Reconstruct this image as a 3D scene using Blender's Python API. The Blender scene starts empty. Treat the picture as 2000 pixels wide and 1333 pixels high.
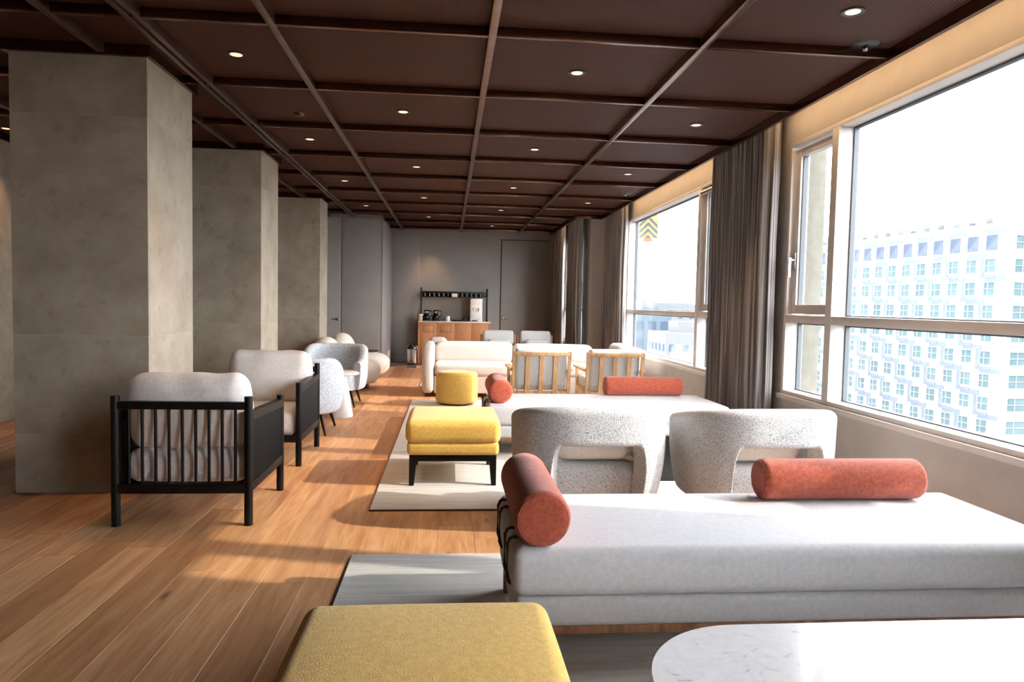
import bpy, bmesh, math, random
from mathutils import Vector, Matrix
random.seed(7)
PI = math.pi
scene = bpy.context.scene
C = scene.collection

# ------------------------------------------------------------------ camera
FPX, ROLL, CAMH = 1360.0, 0.0205, 1.25
PITCH = math.atan(72 / FPX)
YAW = math.atan(123.5 / FPX * math.cos(PITCH))
fw = Vector((math.sin(YAW) * math.cos(PITCH), math.cos(YAW) * math.cos(PITCH), -math.sin(PITCH)))
rt = Vector((math.cos(YAW), -math.sin(YAW), 0))
up = rt.cross(fw)
RT = math.cos(ROLL) * rt + math.sin(ROLL) * up
UP = -math.sin(ROLL) * rt + math.cos(ROLL) * up
cd = bpy.data.cameras.new('camera')
cam = bpy.data.objects.new('camera', cd)
C.objects.link(cam)
cd.sensor_width = 36.0
cd.lens = FPX / 2000 * 36
cd.clip_start = 0.05
cd.clip_end = 2000
M = Matrix.Identity(4)
for i in range(3):
    M[i][0], M[i][1], M[i][2] = RT[i], UP[i], -fw[i]
M[2][3] = CAMH
cam.matrix_world = M
scene.camera = cam

# ------------------------------------------------------------------ world, sun, exposure
SKY, SUN = 22.0, 6.0
w = bpy.data.worlds.new('hazy_sky')
scene.world = w
w.use_nodes = True
bg = w.node_tree.nodes['Background']
bg.inputs[0].default_value = (0.92, 0.96, 1.0, 1)
bg.inputs[1].default_value = SKY
sd = bpy.data.lights.new('sun', 'SUN')
sd.energy = SUN
sd.angle = math.radians(0.9)
sd.color = (1.0, 0.90, 0.76)
sun = bpy.data.objects.new('sun', sd)
C.objects.link(sun)
EL = math.radians(31)
ld = Vector((-1.0, 0.24, 0)).normalized() * math.cos(EL) + Vector((0, 0, -math.sin(EL)))
sun.rotation_euler = ld.to_track_quat('-Z', 'Y').to_euler()
sun.location = (30, -8, 20)
vs = scene.view_settings
vs.view_transform = 'Standard'
vs.look = 'None'
vs.gamma = 1
vs.use_curve_mapping = False
vs.exposure = 0.0
try:
    scene.cycles.max_bounces = 10
    scene.cycles.diffuse_bounces = 6
    scene.cycles.transparent_max_bounces = 12
    scene.cycles.caustics_reflective = False
    scene.cycles.caustics_refractive = False
    scene.cycles.use_denoising = True
    scene.cycles.sample_clamp_indirect = 8
except Exception:
    pass

# ------------------------------------------------------------------ materials
def lin(c):
    return tuple(((v / 255) / 12.92 if v / 255 <= 0.04045 else ((v / 255 + 0.055) / 1.055) ** 2.4) for v in c) + (1,)

def base(name, rgb, rough=0.6, metal=0.0, spec=0.5):
    m = bpy.data.materials.new(name)
    m.use_nodes = True
    b = m.node_tree.nodes['Principled BSDF']
    b.inputs['Base Color'].default_value = lin(rgb)
    b.inputs['Roughness'].default_value = rough
    b.inputs['Metallic'].default_value = metal
    b.inputs['Specular IOR Level'].default_value = spec
    return m

def N(m, t, **kw):
    n = m.node_tree.nodes.new(t)
    for k, v in kw.items():
        setattr(n, k, v)
    return n

def L(m, a, b):
    m.node_tree.links.new(a, b)

def ramp(m, stops):
    r = N(m, 'ShaderNodeValToRGB')
    el = r.color_ramp.elements
    el[0].position, el[0].color = stops[0]
    el[1].position, el[1].color = stops[-1]
    for p, c in stops[1:-1]:
        e = el.new(p)
        e.color = c
    return r

def coords(m, scale=(1, 1, 1), kind='Object', rnd=False):
    tc = N(m, 'ShaderNodeTexCoord')
    mp = N(m, 'ShaderNodeMapping')
    mp.inputs['Scale'].default_value = scale
    L(m, tc.outputs[kind], mp.inputs['Vector'])
    if rnd:
        oi = N(m, 'ShaderNodeObjectInfo')
        mu = N(m, 'ShaderNodeMath', operation='MULTIPLY')
        mu.inputs[1].default_value = 37.0
        L(m, oi.outputs['Random'], mu.inputs[0])
        L(m, mu.outputs[0], mp.inputs['Location'])
    return mp

def noisy(name, c1, c2, scale=(8, 8, 8), nscale=1.0, rough=0.6, metal=0.0, bump=0.0, bscale=None, detail=5, lo=0.35, hi=0.65, kind='Object', rnd=False, spec=0.5):
    m = base(name, c1, rough, metal, spec)
    b = m.node_tree.nodes['Principled BSDF']
    mp = coords(m, scale, kind, rnd)
    n = N(m, 'ShaderNodeTexNoise')
    n.inputs['Scale'].default_value = nscale
    n.inputs['Detail'].default_value = detail
    L(m, mp.outputs[0], n.inputs['Vector'])
    r = ramp(m, [(lo, lin(c1)), (hi, lin(c2))])
    L(m, n.outputs[0], r.inputs[0])
    L(m, r.outputs[0], b.inputs['Base Color'])
    if bump:
        n2 = n
        if bscale:
            mp2 = coords(m, bscale, kind)
            n2 = N(m, 'ShaderNodeTexNoise')
            n2.inputs['Scale'].default_value = 1.0
            n2.inputs['Detail'].default_value = 3
            L(m, mp2.outputs[0], n2.inputs['Vector'])
        bp = N(m, 'ShaderNodeBump')
        bp.inputs['Strength'].default_value = bump
        bp.inputs['Distance'].default_value = 0.01
        L(m, n2.outputs[0], bp.inputs['Height'])
        L(m, bp.outputs[0], b.inputs['Normal'])
    return m

def fabric(name, c1, c2, rough=0.9, bump=0.25, weave=420, sheen=0.15):
    m = noisy(name, c1, c2, (60, 60, 60), 1.0, rough, 0, bump, (weave, weave, weave), spec=0.15)
    b = m.node_tree.nodes['Principled BSDF']
    b.inputs['Sheen Weight'].default_value = sheen
    return m

def wood_plank():
    m = base('oak_plank', (190, 140, 95), 0.42)
    b = m.node_tree.nodes['Principled BSDF']
    oi = N(m, 'ShaderNodeObjectInfo')
    mp = coords(m, (9, 0.8, 9), 'Object', True)
    n = N(m, 'ShaderNodeTexNoise')
    n.inputs['Scale'].default_value = 2.2
    n.inputs['Detail'].default_value = 8
    n.inputs['Distortion'].default_value = 0.9
    L(m, mp.outputs[0], n.inputs['Vector'])
    r = ramp(m, [(0.25, lin((178, 124, 84))), (0.5, lin((208, 157, 112))), (0.75, lin((224, 180, 136)))])
    L(m, n.outputs[0], r.inputs[0])
    mp2 = coords(m, (170, 5, 30), 'Object', True)
    n2 = N(m, 'ShaderNodeTexNoise')
    n2.inputs['Scale'].default_value = 1.0
    n2.inputs['Detail'].default_value = 4
    L(m, mp2.outputs[0], n2.inputs['Vector'])
    r2 = ramp(m, [(0.3, (0.80, 0.76, 0.72, 1)), (0.62, (1, 1, 1, 1))])
    L(m, n2.outputs[0], r2.inputs[0])
    mx = N(m, 'ShaderNodeMixRGB', blend_type='MULTIPLY')
    mx.inputs[0].default_value = 0.8
    L(m, r.outputs[0], mx.inputs[1])
    L(m, r2.outputs[0], mx.inputs[2])
    tint = ramp(m, [(0.0, (0.62, 0.50, 0.43, 1)), (0.14, (0.82, 0.76, 0.70, 1)), (0.55, (0.95, 0.93, 0.92, 1)), (1.0, (1.06, 1.05, 1.02, 1))])
    L(m, oi.outputs['Random'], tint.inputs[0])
    m2 = N(m, 'ShaderNodeMixRGB', blend_type='MULTIPLY')
    m2.inputs[0].default_value = 1.0
    L(m, mx.outputs[0], m2.inputs[1])
    L(m, tint.outputs[0], m2.inputs[2])
    # sparse dark knots
    mp3 = coords(m, (7, 2.2, 7), 'Object', True)
    v = N(m, 'ShaderNodeTexVoronoi')
    v.inputs['Scale'].default_value = 0.55
    L(m, mp3.outputs[0], v.inputs['Vector'])
    kr = ramp(m, [(0.02, (0.25, 0.17, 0.12, 1)), (0.075, (1, 1, 1, 1))])
    L(m, v.outputs['Distance'], kr.inputs[0])
    m3 = N(m, 'ShaderNodeMixRGB', blend_type='MULTIPLY')
    m3.inputs[0].default_value = 1.0
    L(m, m2.outputs[0], m3.inputs[1])
    L(m, kr.outputs[0], m3.inputs[2])
    L(m, m3.outputs[0], b.inputs['Base Color'])
    bp = N(m, 'ShaderNodeBump')
    bp.inputs['Strength'].default_value = 0.08
    bp.inputs['Distance'].default_value = 0.004
    L(m, n2.outputs[0], bp.inputs['Height'])
    L(m, bp.outputs[0], b.inputs['Normal'])
    return m

def wood(name, c1, c2, c3, scale=(12, 12, 2), rough=0.5, spec=0.4):
    m = base(name, c2, rough, 0, spec)
    b = m.node_tree.nodes['Principled BSDF']
    mp = coords(m, scale)
    n = N(m, 'ShaderNodeTexNoise')
    n.inputs['Scale'].default_value = 3.0
    n.inputs['Detail'].default_value = 7
    n.inputs['Distortion'].default_value = 0.6
    L(m, mp.outputs[0], n.inputs['Vector'])
    r = ramp(m, [(0.3, lin(c1)), (0.5, lin(c2)), (0.72, lin(c3))])
    L(m, n.outputs[0], r.inputs[0])
    L(m, r.outputs[0], b.inputs['Base Color'])
    return m

def stone():
    m = base('beige_stone', (140, 126, 110), 0.62)
    b = m.node_tree.nodes['Principled BSDF']
    mp = coords(m, (1, 1, 1), 'Object', True)
    n = N(m, 'ShaderNodeTexNoise')
    n.inputs['Scale'].default_value = 3.2
    n.inputs['Detail'].default_value = 9
    n.inputs['Roughness'].default_value = 0.62
    L(m, mp.outputs[0], n.inputs['Vector'])
    r = ramp(m, [(0.28, lin((136, 123, 107))), (0.5, lin((154, 142, 126))), (0.72, lin((168, 157, 141)))])
    L(m, n.outputs[0], r.inputs[0])
    n2 = N(m, 'ShaderNodeTexNoise')
    n2.inputs['Scale'].default_value = 11
    n2.inputs['Detail'].default_value = 6
    L(m, mp.outputs[0], n2.inputs['Vector'])
    r2 = ramp(m, [(0.28, (0.72, 0.68, 0.64, 1)), (0.42, (1, 1, 1, 1))])
    L(m, n2.outputs[0], r2.inputs[0])
    mx = N(m, 'ShaderNodeMixRGB', blend_type='MULTIPLY')
    mx.inputs[0].default_value = 0.7
    L(m, r.outputs[0], mx.inputs[1])
    L(m, r2.outputs[0], mx.inputs[2])
    L(m, mx.outputs[0], b.inputs['Base Color'])
    bp = N(m, 'ShaderNodeBump')
    bp.inputs['Strength'].default_value = 0.08
    L(m, n2.outputs[0], bp.inputs['Height'])
    L(m, bp.outputs[0], b.inputs['Normal'])
    return m

def mesh_panel():
    m = base('expanded_metal_mesh', (70, 42, 34), 0.6, 0.0, 0.2)
    b = m.node_tree.nodes['Principled BSDF']
    tc = N(m, 'ShaderNodeTexCoord')
    outs = []
    for ang in (55, -55):
        mp = N(m, 'ShaderNodeMapping')
        mp.inputs['Rotation'].default_value = (0, 0, math.radians(ang))
        L(m, tc.outputs['Object'], mp.inputs['Vector'])
        wv = N(m, 'ShaderNodeTexWave', wave_type='BANDS', bands_direction='X')
        wv.inputs['Scale'].default_value = 20.0
        L(m, mp.outputs[0], wv.inputs['Vector'])
        outs.append(wv.outputs['Fac'])
    mx = N(m, 'ShaderNodeMath', operation='MAXIMUM')
    L(m, outs[0], mx.inputs[0])
    L(m, outs[1], mx.inputs[1])
    r = ramp(m, [(0.56, lin((8, 4, 3))), (0.82, lin((86, 50, 39)))])
    L(m, mx.outputs[0], r.inputs[0])
    L(m, r.outputs[0], b.inputs['Base Color'])
    bp = N(m, 'ShaderNodeBump')
    bp.inputs['Strength'].default_value = 0.5
    bp.inputs['Distance'].default_value = 0.004
    L(m, mx.outputs[0], bp.inputs['Height'])
    L(m, bp.outputs[0], b.inputs['Normal'])
    return m

def boucle():
    m = base('speckled_boucle', (215, 215, 215), 0.95, 0, 0.1)
    b = m.node_tree.nodes['Principled BSDF']
    mp = coords(m, (300, 300, 150))
    n = N(m, 'ShaderNodeTexNoise')
    n.inputs['Scale'].default_value = 1.0
    n.inputs['Detail'].default_value = 3
    n.inputs['Distortion'].default_value = 0.5
    L(m, mp.outputs[0], n.inputs['Vector'])
    r = ramp(m, [(0.34, lin((104, 106, 110))), (0.48, lin((196, 196, 196))), (0.7, lin((222, 221, 220)))])
    L(m, n.outputs[0], r.inputs[0])
    L(m, r.outputs[0], b.inputs['Base Color'])
    bp = N(m, 'ShaderNodeBump')
    bp.inputs['Strength'].default_value = 0.6
    bp.inputs['Distance'].default_value = 0.006
    L(m, n.outputs[0], bp.inputs['Height'])
    L(m, bp.outputs[0], b.inputs['Normal'])
    return m

def glass():
    m = bpy.data.materials.new('window_glass')
    m.use_nodes = True
    nt = m.node_tree
    nt.nodes.remove(nt.nodes['Principled BSDF'])
    out = nt.nodes['Material Output']
    tr = N(m, 'ShaderNodeBsdfTransparent')
    tr.inputs[0].default_value = (0.96, 0.965, 0.965, 1)
    gl = N(m, 'ShaderNodeBsdfGlossy')
    gl.inputs['Roughness'].default_value = 0.01
    lw = N(m, 'ShaderNodeLayerWeight')
    pw = N(m, 'ShaderNodeMath', operation='POWER')
    pw.inputs[1].default_value = 5.0
    L(m, lw.outputs['Facing'], pw.inputs[0])
    fr = N(m, 'ShaderNodeMath', operation='MULTIPLY_ADD')
    fr.inputs[1].default_value = 0.5
    fr.inputs[2].default_value = 0.02
    L(m, pw.outputs[0], fr.inputs[0])
    mx = N(m, 'ShaderNodeMixShader')
    L(m, fr.outputs[0], mx.inputs[0])
    L(m, tr.outputs[0], mx.inputs[1])
    L(m, gl.outputs[0], mx.inputs[2])
    L(m, mx.outputs[0], out.inputs[0])
    return m

def emit(name, col, s):
    m = bpy.data.materials.new(name)
    m.use_nodes = True
    b = m.node_tree.nodes['Principled BSDF']
    b.inputs['Base Color'].default_value = (0.8, 0.7, 0.6, 1)
    b.inputs['Emission Color'].default_value = col + (1,)
    b.inputs['Emission Strength'].default_value = s
    return m

def curtain_mat():
    m = base('striped_curtain', (90, 84, 80), 0.85, 0, 0.2)
    b = m.node_tree.nodes['Principled BSDF']
    mp = coords(m, (60, 60, 0.35))
    n = N(m, 'ShaderNodeTexNoise')
    n.inputs['Scale'].default_value = 1.6
    n.inputs['Detail'].default_value = 3
    L(m, mp.outputs[0], n.inputs['Vector'])
    r = ramp(m, [(0.36, lin((92, 87, 85))), (0.5, lin((134, 128, 125))), (0.66, lin((172, 166, 163)))])
    L(m, n.outputs[0], r.inputs[0])
    L(m, r.outputs[0], b.inputs['Base Color'])
    return m

def marble():
    m = base('white_marble', (225, 222, 226), 0.12, 0, 0.5)
    b = m.node_tree.nodes['Principled BSDF']
    mp = coords(m, (1, 1, 1))
    n = N(m, 'ShaderNodeTexNoise')
    n.inputs['Scale'].default_value = 16
    n.inputs['Detail'].default_value = 9
    n.inputs['Distortion'].default_value = 2.2
    L(m, mp.outputs[0], n.inputs['Vector'])
    r = ramp(m, [(0.28, lin((184, 178, 182))), (0.36, lin((220, 217, 220))), (0.8, lin((234, 231, 233)))])
    L(m, n.outputs[0], r.inputs[0])
    L(m, r.outputs[0], b.inputs['Base Color'])
    return m

def rug_mat():
    m = base('woven_rug', (205, 203, 198), 0.95, 0, 0.1)
    b = m.node_tree.nodes['Principled BSDF']
    mp = coords(m, (1.6, 26, 1))
    n = N(m, 'ShaderNodeTexNoise')
    n.inputs['Scale'].default_value = 1.7
    n.inputs['Detail'].default_value = 5
    L(m, mp.outputs[0], n.inputs['Vector'])
    r = ramp(m, [(0.28, lin((202, 201, 198))), (0.5, lin((216, 214, 210))), (0.72, lin((228, 226, 222)))])
    L(m, n.outputs[0], r.inputs[0])
    L(m, r.outputs[0], b.inputs['Base Color'])
    mp2 = coords(m, (260, 260, 260))
    n2 = N(m, 'ShaderNodeTexNoise')
    n2.inputs['Scale'].default_value = 1
    L(m, mp2.outputs[0], n2.inputs['Vector'])
    bp = N(m, 'ShaderNodeBump')
    bp.inputs['Strength'].default_value = 0.4
    bp.inputs['Distance'].default_value = 0.004
    L(m, n2.outputs[0], bp.inputs['Height'])
    L(m, bp.outputs[0], b.inputs['Normal'])
    return m

MT = dict(
    plank=wood_plank(), stone=stone(), mesh=mesh_panel(), boucle=boucle(), glass=glass(), curtain=curtain_mat(), marble=marble(), rug=rug_mat(),
    subfloor=base('dark_subfloor', (60, 42, 30), 0.9),
    slab=base('ceiling_void', (22, 14, 12), 0.9),
    bronze=noisy('bronze_rail', (104, 82, 70), (122, 98, 84), (3, 3, 3), 4, 0.28, 0.85),
    brown=noisy('brown_rail', (92, 62, 50), (104, 72, 58), (3, 3, 3), 4, 0.22, 0.9),
    plaster=noisy('taupe_plaster', (174, 167, 160), (180, 173, 166), (3, 3, 3), 2, 0.85),
    greywall=noisy('grey_panel_paint', (142, 136, 131), (147, 141, 136), (2, 2, 2), 2, 0.7),
    frame=noisy('window_frame_paint', (204, 198, 193), (210, 204, 199), (4, 4, 4), 2, 0.45),
    grout=base('pale_grout', (178, 168, 154), 0.8),
    gasket=base('window_gasket', (70, 76, 82), 0.6),
    dark=base('dark_seam', (40, 36, 33), 0.8),
    steel=noisy('brushed_steel', (190, 190, 190), (205, 205, 205), (4, 4, 200), 1, 0.22, 1.0),
    chrome=base('polished_chrome', (225, 225, 228), 0.08, 1.0),
    black_wood=wood('black_stained_wood', (9, 7, 6), (14, 11, 10), (20, 16, 14), rough=0.42, spec=0.2),
    black=base('black_satin', (18, 18, 19), 0.4),
    black_plastic=base('black_plastic', (14, 14, 15), 0.25),
    linen=fabric('pale_linen', (214, 207, 203), (226, 220, 216)),
    white_fab=fabric('white_daybed_fabric', (198, 197, 200), (207, 206, 209)),
    sofa=fabric('blush_white_sofa', (196, 184, 177), (207, 195, 188)),
    terracotta=fabric('terracotta_wool', (158, 74, 54), (182, 92, 70), bump=0.5, weave=260, sheen=0.3),
    mustard=fabric('mustard_wool', (208, 164, 78), (222, 180, 94), bump=0.22, weave=280, sheen=0.2),
    grey_fab=fabric('grey_chair_fabric', (188, 189, 188), (200, 201, 200)),
    blue_grey=fabric('pale_blue_grey_tweed', (176, 182, 190), (216, 220, 226), bump=0.6, weave=200),
    white_boucle=fabric('white_boucle', (222, 216, 206), (236, 231, 222), bump=0.6, weave=160),
    pillow=fabric('cream_pillow', (214, 206, 196), (224, 216, 207)),
    oak=wood('light_oak', (172, 128, 84), (196, 152, 106), (214, 174, 128)),
    walnut=wood('brown_oak', (120, 84, 56), (146, 104, 72), (164, 120, 86)),
    cab=wood('cabinet_oak', (176, 118, 78), (190, 132, 90), (202, 146, 104), (14, 14, 1.2)),
    white=base('white_enamel', (226, 224, 220), 0.45),
    cream=base('cream_top', (222, 208, 190), 0.4),
    paper=base('paper_white', (235, 233, 228), 0.7),
    kraft=noisy('woven_kraft', (196, 170, 140), (214, 192, 164), (80, 80, 80), 1, 0.8),
    bracket=base('bronze_bracket', (92, 76, 64), 0.3, 0.9),
    rim=base('rug_edge', (62, 52, 46), 0.9),
    bulb=emit('warm_bulb', (1.0, 0.60, 0.40), 1.5),
    led=emit('warm_led', (1.0, 0.64, 0.32), 26.0),
    bwhite=noisy('facade_white', (112, 113, 114), (120, 121, 122), (1, 1, 1), 0.2, 0.8, spec=0.0),
    bblue=noisy('facade_blue', (70, 75, 82), (74, 79, 86), (1, 1, 1), 0.3, 0.8, spec=0.0),
    bglass=noisy('facade_glass', (54, 68, 71), (64, 77, 80), (0.3, 0.3, 0.3), 1, 0.5, rnd=True, spec=0.0),
    bdark=noisy('facade_opening', (48, 53, 64), (64, 69, 79), (0.4, 0.4, 0.4), 1, 0.7, spec=0.0),
    bcity=noisy('facade_hazy_blue', (64, 73, 80), (68, 77, 84), (0.1, 0.1, 0.1), 1, 0.8, spec=0.0),
    bcity2=base('facade_hazy_white', (82, 84, 86), 0.8, 0, 0.0),
    bcityw=base('facade_hazy_window', (52, 62, 73), 0.7, 0, 0.0),
    concrete=noisy('cream_concrete', (90, 88, 81), (97, 95, 89), (6, 6, 6), 2, 0.85, bump=0.1, spec=0.0),
    ground=base('city_ground', (66, 68, 68), 0.9, 0, 0.0),
    yellow=base('hazard_yellow', (88, 82, 54), 0.6, 0, 0.0),
    hblack=base('hazard_grey', (48, 49, 54), 0.6, 0, 0.0),
    orange=base('hazard_orange', (84, 62, 50), 0.6, 0, 0.0),
)

# ------------------------------------------------------------------ mesh helpers
def fin(name, bm, mats, parent=None, loc=(0, 0, 0), rot=(0, 0, 0), smooth=35):
    bmesh.ops.recalc_face_normals(bm, faces=bm.faces[:])
    me = bpy.data.meshes.new(name)
    bm.to_mesh(me)
    bm.free()
    return obj(name, me, mats, parent, loc, rot, smooth)

def obj(name, me, mats, parent=None, loc=(0, 0, 0), rot=(0, 0, 0), smooth=35):
    if not isinstance(mats, (list, tuple)):
        mats = [mats]
    if mats and len(me.materials) == 0:
        for k in mats:
            me.materials.append(MT[k])
    if smooth:
        me.polygons.foreach_set('use_smooth', [True] * len(me.polygons))
        me.set_sharp_from_angle(angle=math.radians(smooth))
    o = bpy.data.objects.new(name, me)
    C.objects.link(o)
    o.location = loc
    o.rotation_euler = rot
    if parent:
        o.parent = parent
    return o

def tag(o, label=None, cat=None, group=None, kind=None):
    if label: o['label'] = label
    if cat: o['category'] = cat
    if group: o['group'] = group
    if kind: o['kind'] = kind
    return o

def thing(name, label=None, cat=None, loc=(0, 0, 0), rz=0, group=None, kind=None):
    o = bpy.data.objects.new(name, None)
    o.empty_display_size = 0.1
    C.objects.link(o)
    o.location = loc
    o.rotation_euler = (0, 0, rz)
    return tag(o, label, cat, group, kind)

def copy_tree(o, parent=None):
    c = o.copy()
    C.objects.link(c)
    c.parent = parent
    for ch in list(o.children):
        copy_tree(ch, c)
    return c

def box(bm, x0, x1, y0, y1, z0, z1, bev=0.0, seg=2, mi=0):
    r = bmesh.ops.create_cube(bm, size=1.0)
    vs_ = r['verts']
    for v in vs_:
        v.co = Vector((x0 + (v.co.x + 0.5) * (x1 - x0), y0 + (v.co.y + 0.5) * (y1 - y0), z0 + (v.co.z + 0.5) * (z1 - z0)))
    fs = set(f for v in vs_ for f in v.link_faces)
    for f in fs:
        f.material_index = mi
    if bev > 0:
        es = list(set(e for v in vs_ for e in v.link_edges))
        bmesh.ops.bevel(bm, geom=es, offset=bev, segments=seg, affect='EDGES', profile=0.5, material=-1)

def bx(name, x0, x1, y0, y1, z0, z1, mat, parent=None, bev=0.004, seg=2):
    bm = bmesh.new()
    box(bm, x0, x1, y0, y1, z0, z1, bev, seg)
    return fin(name, bm, mat, parent)

def axis_pts(h, r, n, seg=4):
    a = [h - r + r * math.tan(PI / 4 * k / seg) for k in range(seg, -1, -1)]
    inner = [(h - r) * (1 - 2 * k / n) for k in range(1, n)]
    return [v for v in a] + inner + [-v for v in reversed(a)]

def rounded(bm, cx, cy, cz, sx, sy, sz, r, n=6, puff=0.0, puffy=0.0, fn=None, seg=4):
    """rounded box (cushion), n interior divisions, puff = bulge of top and bottom, puffy = bulge of the sides"""
    H = (sx / 2, sy / 2, sz / 2)
    r = min(r, *[h * 0.999 for h in H])
    A = [axis_pts(h, r, n, seg) for h in H]
    cache = {}
    def V(p):
        k = (round(p[0], 6), round(p[1], 6), round(p[2], 6))
        if k in cache:
            return cache[k]
        c = [max(-(H[i] - r), min(H[i] - r, p[i])) for i in range(3)]
        d = Vector([p[i] - c[i] for i in range(3)])
        if d.length > 1e-9:
            d = d.normalized() * r
        q = Vector(c) + d
        u, v_, w_ = q.x / H[0], q.y / H[1], q.z / H[2]
        if puff:
            q.z += puff * (1 - u * u) * (1 - v_ * v_) * w_
        if puffy:
            q.x += puffy * (1 - w_ * w_) * (1 - v_ * v_) * u
            q.y += puffy * (1 - w_ * w_) * (1 - u * u) * v_
        if fn:
            q = fn(q)
        vv = bm.verts.new((q.x + cx, q.y + cy, q.z + cz))
        cache[k] = vv
        return vv
    for ax in range(3):
        a, b = [(1, 2), (0, 2), (0, 1)][ax]
        for s in (-1, 1):
            for i in range(len(A[a]) - 1):
                for j in range(len(A[b]) - 1):
                    q = []
                    for (ii, jj) in ((i, j), (i + 1, j), (i + 1, j + 1), (i, j + 1)):
                        p = [0, 0, 0]
                        p[ax] = s * H[ax]
                        p[a] = A[a][ii]
                        p[b] = A[b][jj]
                        q.append(V(p))
                    try:
                        bm.faces.new(q)
                    except ValueError:
                        pass

def cushion(name, c, s, r, mat, parent, puff=0.02, puffy=0.0, rot=(0, 0, 0), n=6, fn=None):
    bm = bmesh.new()
    rounded(bm, 0, 0, 0, s[0], s[1], s[2], r, n, puff, puffy, fn)
    return fin(name, bm, mat, parent, c, rot, smooth=80)

def lathe(bm, prof, seg=32, axis='Z', mi=0, c=(0, 0, 0)):
    rings = []
    for (r, z) in prof:
        ring = []
        if r < 1e-6:
            p = (0, 0, z)
            ring = [p]
        else:
            ring = [(r * math.cos(2 * PI * k / seg), r * math.sin(2 * PI * k / seg), z) for k in range(seg)]
        if axis == 'X':
            ring = [(p[2], p[0], p[1]) for p in ring]
        elif axis == 'Y':
            ring = [(p[1], p[2], p[0]) for p in ring]
        rings.append([bm.verts.new((p[0] + c[0], p[1] + c[1], p[2] + c[2])) for p in ring])
    for a, b in zip(rings[:-1], rings[1:]):
        for k in range(seg):
            k2 = (k + 1) % seg
            if len(a) == 1 and len(b) == 1:
                continue
            if len(a) == 1:
                f = bm.faces.new((a[0], b[k], b[k2]))
            elif len(b) == 1:
                f = bm.faces.new((a[k], b[0], a[k2]))
            else:
                f = bm.faces.new((a[k], b[k], b[k2], a[k2]))
            f.material_index = mi
    for ring in (rings[0], rings[-1]):
        if len(ring) > 2:
            f = bm.faces.new(ring)
            f.material_index = mi

def lt(name, prof, mat, parent=None, seg=32, axis='Z', loc=(0, 0, 0), rot=(0, 0, 0), smooth=40):
    bm = bmesh.new()
    lathe(bm, prof, seg, axis)
    return fin(name, bm, mat, parent, loc, rot, smooth)

def rod(bm, p0, p1, r0, r1=None, seg=12):
    p0, p1 = Vector(p0), Vector(p1)
    r1 = r0 if r1 is None else r1
    d = (p1 - p0)
    q = d.to_track_quat('Z', 'Y')
    a = [bm.verts.new(p0 + q @ Vector((r0 * math.cos(2 * PI * k / seg), r0 * math.sin(2 * PI * k / seg), 0))) for k in range(seg)]
    b = [bm.verts.new(p1 + q @ Vector((r1 * math.cos(2 * PI * k / seg), r1 * math.sin(2 * PI * k / seg), 0))) for k in range(seg)]
    for k in range(seg):
        bm.faces.new((a[k], a[(k + 1) % seg], b[(k + 1) % seg], b[k]))
    bm.faces.new(a)
    bm.faces.new(b)

def rd(name, p0, p1, r0, mat, parent, r1=None, seg=12):
    bm = bmesh.new()
    rod(bm, p0, p1, r0, r1, seg)
    return fin(name, bm, mat, parent)

def tube(bm, pts, r, seg=8):
    pts = [Vector(p) for p in pts]
    rings = []
    for i, p in enumerate(pts):
        t = (pts[min(i + 1, len(pts) - 1)] - pts[max(i - 1, 0)]).normalized()
        q = t.to_track_quat('Z', 'Y')
        rings.append([bm.verts.new(p + q @ Vector((r * math.cos(2 * PI * k / seg), r * math.sin(2 * PI * k / seg), 0))) for k in range(seg)])
    for a, b in zip(rings[:-1], rings[1:]):
        for k in range(seg):
            bm.faces.new((a[k], a[(k + 1) % seg], b[(k + 1) % seg], b[k]))
    bm.faces.new(rings[0])
    bm.faces.new(rings[-1])

def prism(bm, pts, z0, z1, mi=0):
    a = [bm.verts.new((p[0], p[1], z0)) for p in pts]
    b = [bm.verts.new((p[0], p[1], z1)) for p in pts]
    n = len(pts)
    for k in range(n):
        f = bm.faces.new((a[k], a[(k + 1) % n], b[(k + 1) % n], b[k]))
        f.material_index = mi
    f = bm.faces.new(a); f.material_index = mi
    f = bm.faces.new(b); f.material_index = mi

def hexa(bm, b4, t4):
    """solid from four bottom and four top corners"""
    a = [bm.verts.new(p) for p in b4]
    b = [bm.verts.new(p) for p in t4]
    for k in range(4):
        bm.faces.new((a[k], a[(k + 1) % 4], b[(k + 1) % 4], b[k]))
    bm.faces.new(a)
    bm.faces.new(b)

def rrect(x0, x1, y0, y1, r, seg=10):
    pts = []
    for (cx, cy, a0) in ((x1 - r, y1 - r, 0), (x0 + r, y1 - r, 90), (x0 + r, y0 + r, 180), (x1 - r, y0 + r, 270)):
        for k in range(seg + 1):
            a = math.radians(a0 + 90 * k / seg)
            pts.append((cx + r * math.cos(a), cy + r * math.sin(a)))
    return pts

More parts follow.
